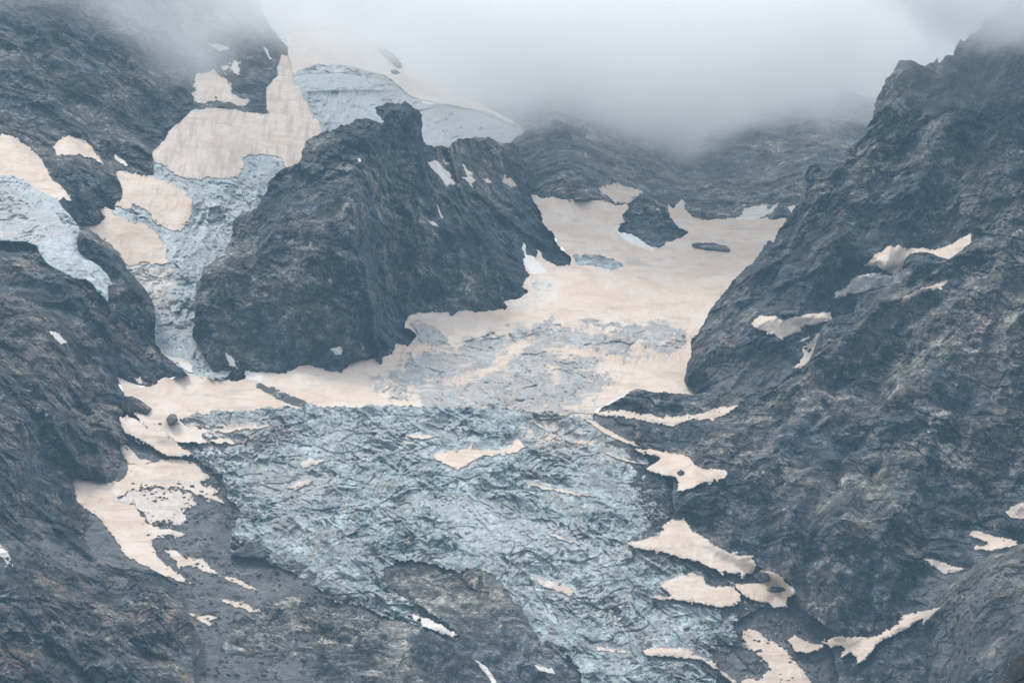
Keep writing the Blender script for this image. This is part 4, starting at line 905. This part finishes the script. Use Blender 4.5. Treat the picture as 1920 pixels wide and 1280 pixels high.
def mesh_object(name, V, F, mat, attrs=None, smooth=True):
    me = bpy.data.meshes.new(name)
    me.vertices.add(len(V))
    me.vertices.foreach_set('co', V.astype(f32).ravel())
    n = len(F)
    me.loops.add(n * 4)
    me.loops.foreach_set('vertex_index', F.astype(np.int32).ravel())
    me.polygons.add(n)
    me.polygons.foreach_set('loop_start', np.arange(0, n * 4, 4, dtype=np.int32))
    me.polygons.foreach_set('use_smooth', np.full(n, smooth))
    me.update(calc_edges=True)
    for k, v in (attrs or {}).items():
        at = me.attributes.new(k, 'FLOAT', 'POINT')
        at.data.foreach_set('value', v.astype(f32).ravel())
    me.materials.append(mat)
    o = bpy.data.objects.new(name, me)
    C.objects.link(o)
    return o


def sheet(name, X, Y, D, s, mat, attrs, keep=0.0, back=60.0, st=STEP):
    """the part of a grid with s > keep as a mesh; border moved onto the outline and carried backwards so the body has thickness"""
    gy, gx = np.gradient(s, st)
    gl = np.maximum(np.hypot(gx, gy), 0.3)
    shift = np.clip(keep - s, 0, None)
    near = (s < keep) & (shift < st * 1.6)
    X2 = np.where(near, X + shift * gx / gl ** 2, X)
    Y2 = np.where(near, Y + shift * gy / gl ** 2, Y)
    ok = s > keep - st * 1.3
    cell = ok[:-1, :-1] & ok[1:, :-1] & ok[:-1, 1:] & ok[1:, 1:]
    used = np.zeros(s.shape, bool)
    for a, b in ((0, 0), (1, 0), (0, 1), (1, 1)):
        used[a:a + cell.shape[0], b:b + cell.shape[1]] |= cell
    if not used.any():
        return None
    idx = np.full(s.shape, -1, np.int64)
    n = used.sum()
    idx[used] = np.arange(n)
    V = np.stack(world(X2[used], Y2[used], D[used]), 1)
    j, i = np.nonzero(cell)
    F = np.stack([idx[j, i], idx[j + 1, i], idx[j + 1, i + 1], idx[j, i + 1]], 1)
    at = {k: v[used] for k, v in attrs.items()}
    if back:
        # border edges -> wall going back
        E = np.concatenate([F[:, [0, 1]], F[:, [1, 2]], F[:, [2, 3]], F[:, [3, 0]]])
        key = np.minimum(E[:, 0], E[:, 1]) * n + np.maximum(E[:, 0], E[:, 1])
        _, first, cnt = np.unique(key, return_index=True, return_counts=True)
        B = E[first[cnt == 1]]
        bv = np.unique(B)
        mp = np.full(n, -1, np.int64)
        mp[bv] = n + np.arange(len(bv))
        bx, by, bd = X2[used][bv], Y2[used][bv], D[used][bv] + back
        V = np.concatenate([V, np.stack(world(bx, by, bd), 1)])
        F = np.concatenate([F, np.stack([B[:, 1], B[:, 0], mp[B[:, 0]], mp[B[:, 1]]], 1)])
        at = {k: np.concatenate([v, v[bv]]) for k, v in at.items()}
    return mesh_object(name, V, F, mat, at)


def tag(o, label, cat, group=None):
    o['label'], o['category'] = label, cat
    if group:
        o['group'] = group


COMP = {}
cxs = np.arange(XL, XR, 3.0, dtype=f32)
cys = np.arange(YT, YB, 3.0, dtype=f32)
CX, CY = np.meshgrid(cxs, cys)
CD = np.full(CX.shape, 1e9, f32)
for L in ORDER:
    X, Y = grid(L['poly'], 6, STEP)
    s = sdf(L['poly'], X, Y)
    s = s + edge_noise(X, Y, L['edge'] * 0.55, L['seed'] * 11)
    base = tps(L['ctrl'])(X, Y)
    for bx, by, rx, ry, am in L.get('bulge', ()):
        base = base - am * np.exp(-((X - bx) / rx) ** 2 - ((Y - by) / ry) ** 2)
    if L['rnd']:
        t = np.clip(1 - s / 34.0, 0, 1)
        base = base + L['rnd'] * (1 - np.sqrt(np.maximum(1 - t * t, 0))) * sst(60, 0, Y - L.get('rndy', 5000))
    if L['key'] in RIBS:
        zz = np.full_like(X, L['seed'] * 1.7)
        wpx = par(lambda x, y, q: 13 * perlin(x / 48, y / 48, q, 31) + 5 * perlin(x / 17, y / 17, q, 32), X, Y, zz)
        wpy = par(lambda x, y, q: 13 * perlin(x / 48, y / 48, q, 33) + 5 * perlin(x / 17, y / 17, q, 34), X, Y, zz)
        for pl, hw, am in RIBS[L['key']]:
            d = line_dist(pl, X + wpx, Y + wpy)
            base = base - am * (1.45 if L['key'] in 'JI' else 1.0) * np.maximum(0, 1 - d / (2.3 * hw)) ** 1.15
    base = base.astype(f32)
    wx, wy, wz = world(X, Y, base)
    sd = L['seed'] * 100
    if L['kind'] == 'rock':
        low = par(lambda x, y, z: rock_low(x, y, z, sd), wx, wy, wz) * L['amp']
        rough = par(lambda x, y, z: rock_rough(x, y, z, sd, L['ang'], L.get('gul', (0.0, 0.8))), wx, wy, wz) * L['amp']
    else:
        low = par(lambda x, y, z: ice_low(x, y, z, sd), wx, wy, wz) * L['amp']
        cw, ch = L.get('cell', (12, 9))
        rough = par(lambda x, y, z: ice_rough(x, y, z, sd, cw, ch, L.get('flow', 0.5)), wx, wy, wz) * L['amp']
    at = {}
    names = ('scree',) if L['kind'] == 'rock' else ('snow', 'dirt', 'clean', 'dust')
    for nm in names:
        at[nm] = np.full(X.shape, L.get(nm, 0.0), f32)
    for nm, val, soft, zp in ZONES.get(L['key'], ()):
        zs = sdf(zp, X, Y) + edge_noise(X, Y, soft * 0.45, L['seed'] + 5)
        f = sst(-soft * 0.5, soft * 0.5, zs)
        at[nm] = at[nm] * (1 - f) + val * f
    if L['kind'] == 'rock':
        rough = rough * (1 - 0.5 * at['scree'])
        if L['key'] in 'HJ':
            rough = rough * (1 - 0.85 * (1 - sst(0, 38, s)) * sst(0, 1, (Y - (1060 if L['key'] == 'H' else 900)) / 60))
    else:
        sn = sst(0.3, 0.75, at['snow'])
        rough = rough * (1 - 0.93 * sn)
        if L.get('cliff'):
            # the ice cliff of the hanging glacier: an overhanging lip and an upright fluted face under it
            lip = sst(-3, 3, Y - (171 + 0.00025 * (X - 640) ** 2 - 0.02 * (X - 640))) * sst(565, 580, X) * (1 - sst(690, 760, X))
            rough = rough + 7 * (1 - lip) * sst(122, 150, Y) * (1 - sst(740, 790, X))
            flute = par(lambda x, y, z: ridged(x / 5.5, y / 60, z / 60, 3, 77), wx, wy, wz)
            rough = rough + 2.2 * flute * lip * (1 - sst(640, 720, X))
        rough = rough + par(lambda x, y, z: snow_relief(x, y, z, sd), wx, wy, wz) * sn
    L.update(X=X, Y=Y, s=s, D=base - low, rough=rough, at=at)
    c = bil(s, X[0, 0], Y[0, 0], STEP, CX, CY)
    inside = (c > 0) & (CX >= X[0, 0]) & (CX <= X[0, -1]) & (CY >= Y[0, 0]) & (CY <= Y[-1, 0])
    CD = np.where(inside, np.minimum(CD, bil(L['D'], X[0, 0], Y[0, 0], STEP, CX, CY)), CD).astype(f32)
    print('layer', L['key'], X.size, round(time.time() - T0, 1))

for _ in range(4):
    q = np.pad(CD, 1, mode='edge')
    CD = np.minimum.reduce([q[1:-1, 1:-1], q[:-2, 1:-1], q[2:, 1:-1], q[1:-1, :-2], q[1:-1, 2:]])
for _ in range(10):
    q = np.pad(CD, 1, mode='edge')
    CD = ((q[1:-1, 1:-1] * 2 + q[:-2, 1:-1] + q[2:, 1:-1] + q[1:-1, :-2] + q[1:-1, 2:]) / 6).astype(f32)

# how far the lying snow reaches on every layer (the ground under it is smoothed)
for L in ORDER:
    cov = np.full(L['X'].shape, -99, f32)
    for p in PATCHES:
        if p['on'] not in (L['key'], '*'):
            continue
        P = np.array(p['poly'])
        x0, y0 = ((P.min(0) - 24 - (L['X'][0, 0], L['Y'][0, 0])) / STEP).astype(int)
        x1, y1 = ((P.max(0) + 24 - (L['X'][0, 0], L['Y'][0, 0])) / STEP).astype(int)
        x0, y0 = max(x0, 0), max(y0, 0)
        if x1 <= x0 + 2 or y1 <= y0 + 2:
            continue
        sl = np.s_[y0:y1, x0:x1]
        if L['X'][sl].size:
            cov[sl] = np.maximum(cov[sl], sdf(p['poly'], L['X'][sl], L['Y'][sl]))
    att = 1 - 0.96 * sst(-13, 2, cov)
    L['full'] = (L['D'] - L['rough'] * att).astype(f32)

# rock never pierces the ice that lies on it
for lo, hi in (('B', 'C'), ('B', 'L'), ('H', 'L'), ('V', 'G'), ('V', 'E'), ('A', 'E'), ('J', 'G')):
    a, b = LAYERS[lo], LAYERS[hi]
    x0, y0 = b['X'][0, 0], b['Y'][0, 0]
    sb = np.where((a['X'] < x0) | (a['X'] > b['X'][0, -1]) | (a['Y'] < y0) | (a['Y'] > b['Y'][-1, 0]), -99, bil(b['s'], x0, y0, STEP, a['X'], a['Y']))
    fl = bil(b['full'], x0, y0, STEP, a['X'], a['Y']) + 2 + np.clip(sb, 0, 8)
    a['full'] = np.where(sb > 1, np.maximum(a['full'], fl), a['full']).astype(f32)

for L in ORDER:
    if L.get('cliff'):
        cap = sdf([(480, -50), (1020, -50), (1020, 238), (960, 236), (900, 209), (840, 198), (770, 182), (735, 153), (690, 141), (640, 136), (570, 138), (552, 142), (540, 150)], L['X'], L['Y'])
        o = bpy.data.objects.new(L['name'], None)
        o.location = at_px(760, 230, 4870)
        C.objects.link(o)
        for nm, ss in (('snow_cap', np.minimum(L['s'], cap)), ('ice_cliff', np.minimum(L['s'], 0.6 - cap))):
            c = sheet(nm, L['X'], L['Y'], L['full'], ss, M[L['mat']], L['at'], back=25)
            c.parent = o
            c.matrix_parent_inverse.translation = [-q for q in o.location]
        tag(o, L['label'], L['cat'])
        continue
    o = sheet(L['name'], L['X'], L['Y'], L['full'], L['s'], M[L['mat']], L['at'], back=90 if L['kind'] == 'rock' else 25)
    if L['kind'] == 'rock':
        o['kind'] = 'structure'
    else:
        tag(o, L['label'], L['cat'])
    if L['kind'] == 'ice' and L.get('cliff') is None:
        pass

print('layers done', round(time.time() - T0, 1))


def surface(on, X, Y):
    if on == '*':
        return bil(CD, XL, YT, 3.0, X, Y)
    L = LAYERS[on]
    return bil(L['D'], L['X'][0, 0], L['Y'][0, 0], STEP, X, Y)


PST = 1.15
for k, p in enumerate(PATCHES):
    X, Y = grid(p['poly'], 12, PST)
    s = sdf(p['poly'], X, Y)
    s = s + edge_noise(X * 1.35, Y * 1.1, 2.6 * p['rag'], 300 + k)
    q = np.full_like(X, k * 2.3)
    s = s + par(lambda x, y, z: 11 * np.maximum(0, perlin(x / 7, y / 5, z, 51) - 0.42) - 9 * np.maximum(0, perlin(x / 8, y / 5, z + 9, 52) - 0.46), X, Y, q) * p['rag']
    D = surface(p['on'], X, Y).astype(f32)
    wx, wy, wz = world(X, Y, D)
    rel = par(lambda x, y, z: snow_relief(x, y, z, 500 + k), wx, wy, wz)
    up = p['th'] * (np.where(s > 0, 0.45 + 0.55 * (1 - np.exp(-np.maximum(s, 0) / 4.0)), 0.35 + s * 0.9)) + rel * sst(0, 10, s) * 0.8
    o = sheet(p['name'], X, Y, (D - up - 0.5).astype(f32), s, M[p['mat']], {'rim': np.exp(-np.maximum(s, 0) / 3.5)}, keep=-0.2, back=p['th'] + 3, st=PST)
    if o:
        tag(o, p['label'], p['cat'], p['group'])

for k, (on, name, label, cat, poly, th, mat) in enumerate(ROCKS):
    X, Y = grid(poly, 7, PST)
    s = sdf(poly, X, Y) + edge_noise(X, Y, 1.3, 700 + k)
    D = surface(on, X, Y).astype(f32)
    wx, wy, wz = world(X, Y, D)
    rg = par(lambda x, y, z: rock_rough(x, y, z, 900 + k, 25, (0.2, 0.5)), wx, wy, wz)
    t = np.clip(s / 9.0, 0, 1)
    up = 4.0 + th * np.sqrt(1 - (1 - t) ** 2) + rg * 0.45 * (0.3 + 0.7 * t)
    o = sheet(name, X, Y, (D - up).astype(f32), s, M[mat], {'scree': np.full(X.shape, 0.9 if name == 'debris_band' else 0.0, f32)}, back=th + 8, st=PST)
    if o:
        tag(o, label, cat)
# loose blocks on the scree and along the ice margins: far too many to count, one body
rng = np.random.default_rng(4)
RUB = [('V', 2600, [(240, 900), (420, 900), (450, 1010), (600, 1110), (720, 1170), (850, 1210), (960, 1290), (380, 1290), (380, 1190), (330, 1090), (280, 1030)], 1.0),
       ('V', 500, [(1340, 1160), (1480, 1150), (1590, 1200), (1590, 1290), (1420, 1290)], 1.0), ('G', 900, [(1190, 830), (1260, 920), (1260, 980), (1230, 1000), (1170, 900)], 0.9), ('G', 500, [(1250, 1040), (1430, 1070), (1430, 1130), (1330, 1290), (1280, 1150)], 0.9),
       ('J', 800, [(1240, 760), (1400, 770), (1450, 900), (1550, 920), (1520, 960), (1400, 950), (1300, 900)], 1.0), ('J', 400, [(1600, 600), (1780, 540), (1700, 640), (1560, 720), (1450, 740)], 0.9), ('H', 500, [(0, 1020), (200, 1040), (330, 1100), (300, 1150), (150, 1090), (0, 1070)], 1.0),
       ('G', 400, [(300, 800), (420, 800), (440, 900), (460, 1000), (430, 1000), (380, 880)], 0.9), ('N', 500, [(1750, 1150), (1900, 1060), (1920, 1280), (1745, 1280)], 1.0)]
VV, FF, nv = [], [], 0
cube = np.array([(x, y, z) for x in (-1, 1) for y in (-1, 1) for z in (-1, 1)], f32)
cf = np.array([(0, 1, 3, 2), (4, 6, 7, 5), (0, 4, 5, 1), (2, 3, 7, 6), (0, 2, 6, 4), (1, 5, 7, 3)])
for on, cnt, poly, sz in RUB:
    P = np.array(poly, f32)
    px = rng.uniform(P[:, 0].min(), P[:, 0].max(), cnt * 3).astype(f32)
    py = rng.uniform(P[:, 1].min(), P[:, 1].max(), cnt * 3).astype(f32)
    k = (sdf(poly, px, py) > 0) & (par(lambda x, y: perlin(x / 40, y / 26, x * 0 + 3.3, 61), px, py) > -0.15)
    px, py = px[k][:cnt], py[k][:cnt]
    Lr = LAYERS[on]
    d = bil(Lr['full'], Lr['X'][0, 0], Lr['Y'][0, 0], STEP, px, py)
    c = np.stack(world(px, py, d), 1)
    r = (0.5 + 2.2 * rng.random(len(px)) ** 4) * sz
    v = cube[None] * r[:, None, None] * rng.uniform(0.5, 1.0, (len(px), 1, 3)) * rng.uniform(0.65, 1.1, (len(px), 8, 3))
    an = rng.uniform(0, 6.28, len(px))
    ca, sa = np.cos(an)[:, None], np.sin(an)[:, None]
    v = np.stack([v[..., 0] * ca - v[..., 1] * sa, v[..., 0] * sa + v[..., 1] * ca, v[..., 2] + 0.3 * v[..., 0]], -1)
    VV.append((v + c[:, None]).reshape(-1, 3))
    FF.append((cf[None] + (np.arange(len(px)) * 8)[:, None, None] + nv).reshape(-1, 4))
    nv += len(px) * 8
o = mesh_object('rubble', np.concatenate(VV), np.concatenate(FF), M['bed'], {'scree': np.repeat(rng.uniform(0, 1, nv // 8), 8)}, smooth=False)
o['kind'] = 'stuff'
print('patches done', round(time.time() - T0, 1))

# ------------------------------------------------------------------ valley floor under the camera, reaching past the mountains
gx = np.linspace(-9000, 9000, 121, dtype=f32)
gy = np.concatenate([np.linspace(-3000, 3300, 80, dtype=f32), np.linspace(3350, 12000, 40, dtype=f32)])
GX, GY = np.meshgrid(gx, gy)
GZ = -70 + 95 * sst(1200, 3400, GY) + 14 * par(lambda x, y, z: fbm(x / 900, y / 900, z, 3, 5), GX, GY, np.zeros_like(GX)) * sst(300, 1500, np.hypot(GX, GY)) - 40 * sst(3400, 3700, GY)
ii = np.arange(GX.size).reshape(GX.shape)
F = np.stack([ii[:-1, :-1], ii[:-1, 1:], ii[1:, 1:], ii[1:, :-1]], -1).reshape(-1, 4)
o = mesh_object('ground', np.stack([GX.ravel(), GY.ravel(), GZ.ravel()], 1), F, M['bed'], {'scree': np.full(GX.size, 0.6, f32)})
o['kind'] = 'structure'


# ------------------------------------------------------------------ air: haze through the whole scene, cloud round the summits
def box(name, x0, x1, y0, y1, z0, z1, mat):
    V = np.array([(x, y, z) for x in (x0, x1) for y in (y0, y1) for z in (z0, z1)], f32)
    F = np.array([(0, 1, 3, 2), (4, 6, 7, 5), (0, 4, 5, 1), (2, 3, 7, 6), (0, 2, 6, 4), (1, 5, 7, 3)])
    o = mesh_object(name, V, F, mat, smooth=False)
    o['kind'] = 'stuff'
    return o


def volume_material(name, color, density, aniso=0.0):
    m = bpy.data.materials.new(name)
    m.use_nodes = True
    t = m.node_tree
    t.nodes.remove(t.nodes['Principled BSDF'])
    v = t.nodes.new('ShaderNodeVolumePrincipled')
    v.inputs['Color'].default_value = (*color, 1)
    v.inputs['Density'].default_value = density
    v.inputs['Anisotropy'].default_value = aniso
    t.links.new(v.outputs[0], t.nodes['Material Output'].inputs['Volume'])
    return m, t, v


HAZE = 0.000036
hm, _, _ = volume_material('haze_air', (0.42, 0.74, 1.0), HAZE, 0.0)
box('haze', -9100, 9100, -3100, 12100, -190, 1450, hm)


def low_cloud(name, box_dims, base_pts, x_rng, dens, soft, y_fade, seed, thin=(-9000, -8000, 1)):
    """cloud whose underside follows base_pts (x, height in m) and is torn by noise"""
    m, t, v = volume_material(name + '_air', (0.995, 1.0, 1.0), 0.0, 0.0)
    N = t.nodes.new
    geo = N('ShaderNodeNewGeometry')
    sep = N('ShaderNodeSeparateXYZ')
    t.links.new(geo.outputs['Position'], sep.inputs[0])

    def mr(sock, a, b, lo, hi, interp='LINEAR'):
        n = N('ShaderNodeMapRange')
        n.interpolation_type = interp
        for k, q in zip((1, 2, 3, 4), (a, b, lo, hi)):
            n.inputs[k].default_value = q
        t.links.new(sock, n.inputs[0])
        return n.outputs[0]

    def mt(op, a, b):
        n = N('ShaderNodeMath')
        n.operation = op
        for q, sk in ((a, n.inputs[0]), (b, n.inputs[1])):
            if isinstance(q, (int, float)):
                sk.default_value = q
            else:
                t.links.new(q, sk)
        return n.outputs[0]
    zs = [p[1] for p in base_pts]
    z0, z1 = min(zs) - 1, max(zs) + 1
    u = mr(sep.outputs['X'], x_rng[0], x_rng[1], 0, 1)
    cv = N('ShaderNodeFloatCurve')
    cu = cv.mapping.curves[0]
    pts = [((x - x_rng[0]) / (x_rng[1] - x_rng[0]), (z - z0) / (z1 - z0)) for x, z in base_pts]
    cu.points[0].location, cu.points[1].location = pts[0], pts[-1]
    for q in pts[1:-1]:
        cu.points.new(*q)
    cv.mapping.update()
    t.links.new(u, cv.inputs['Value'])
    basez = mr(cv.outputs[0], 0, 1, z0, z1)
    mp = N('ShaderNodeMapping')
    mp.inputs['Scale'].default_value = (1 / 130, 1 / 800, 1 / 95)
    mp.inputs['Location'].default_value = (seed, 0, 0)
    t.links.new(geo.outputs['Position'], mp.inputs[0])
    nz = N('ShaderNodeTexNoise')
    nz.inputs['Scale'].default_value = 1
    nz.inputs['Detail'].default_value = 5
    nz.inputs['Roughness'].default_value = 0.58
    t.links.new(mp.outputs[0], nz.inputs['Vector'])
    h = mt('ADD', mt('SUBTRACT', sep.outputs['Z'], basez), mt('MULTIPLY', mt('SUBTRACT', nz.outputs[0], 0.5), 210))
    d = mr(h, -soft * 0.35, soft, 0, 1, 'SMOOTHSTEP')
    d = mt('MULTIPLY', d, mr(nz.outputs[0], 0.25, 0.7, 0.45, 1.3))
    d = mt('ADD', d, mr(h, -230, 0, 0, 0.045, 'SMOOTHSTEP'))
    d = mt('MULTIPLY', d, mr(sep.outputs['X'], thin[0], thin[1], thin[2], 1, 'SMOOTHSTEP'))
    d = mt('MULTIPLY', d, mr(sep.outputs['Y'], y_fade[0], y_fade[1], 0, dens, 'SMOOTHSTEP'))
    t.links.new(d, v.inputs['Density'])
    return box(name, *box_dims, m)



BASE = [(-100, 10), (60, 35), (250, 75), (340, 100), (420, 75), (480, 50), (560, 44), (640, 50), (720, 76), (800, 142), (900, 200), (960, 206), (1050, 212), (1150, 238), (1260, 236), (1400, 206), (1560, 182), (1660, 165), (1760, 150), (1900, 200), (2050, 200)]
bp = [(at_px(x, 0, 4720)[0], at_px(0, y, 4720)[2]) for x, y in BASE]
low_cloud('low_cloud', (-760, 760, 4460, 5400, at_px(0, 330, 4500)[2], 960), bp, (bp[0][0], bp[-1][0]), 0.011, 60, (4460, 4640), 3.0, (-420, -130, 0.3))
BASE2 = [(1660, -40), (1740, 20), (1790, 78), (1840, 108), (1920, 122), (2060, 125)]
bp2 = [(at_px(x, 0, 4250)[0], at_px(0, y, 4250)[2]) for x, y in BASE2]
low_cloud('low_cloud', (at_px(1640, 0, 4250)[0], at_px(2070, 0, 4250)[0], 4130, 4320, at_px(0, 200, 4250)[2], 900), bp2, (bp2[0][0], bp2[-1][0]), 0.02, 50, (4130, 4180), 8.0)
print('script', round(time.time() - T0, 1))
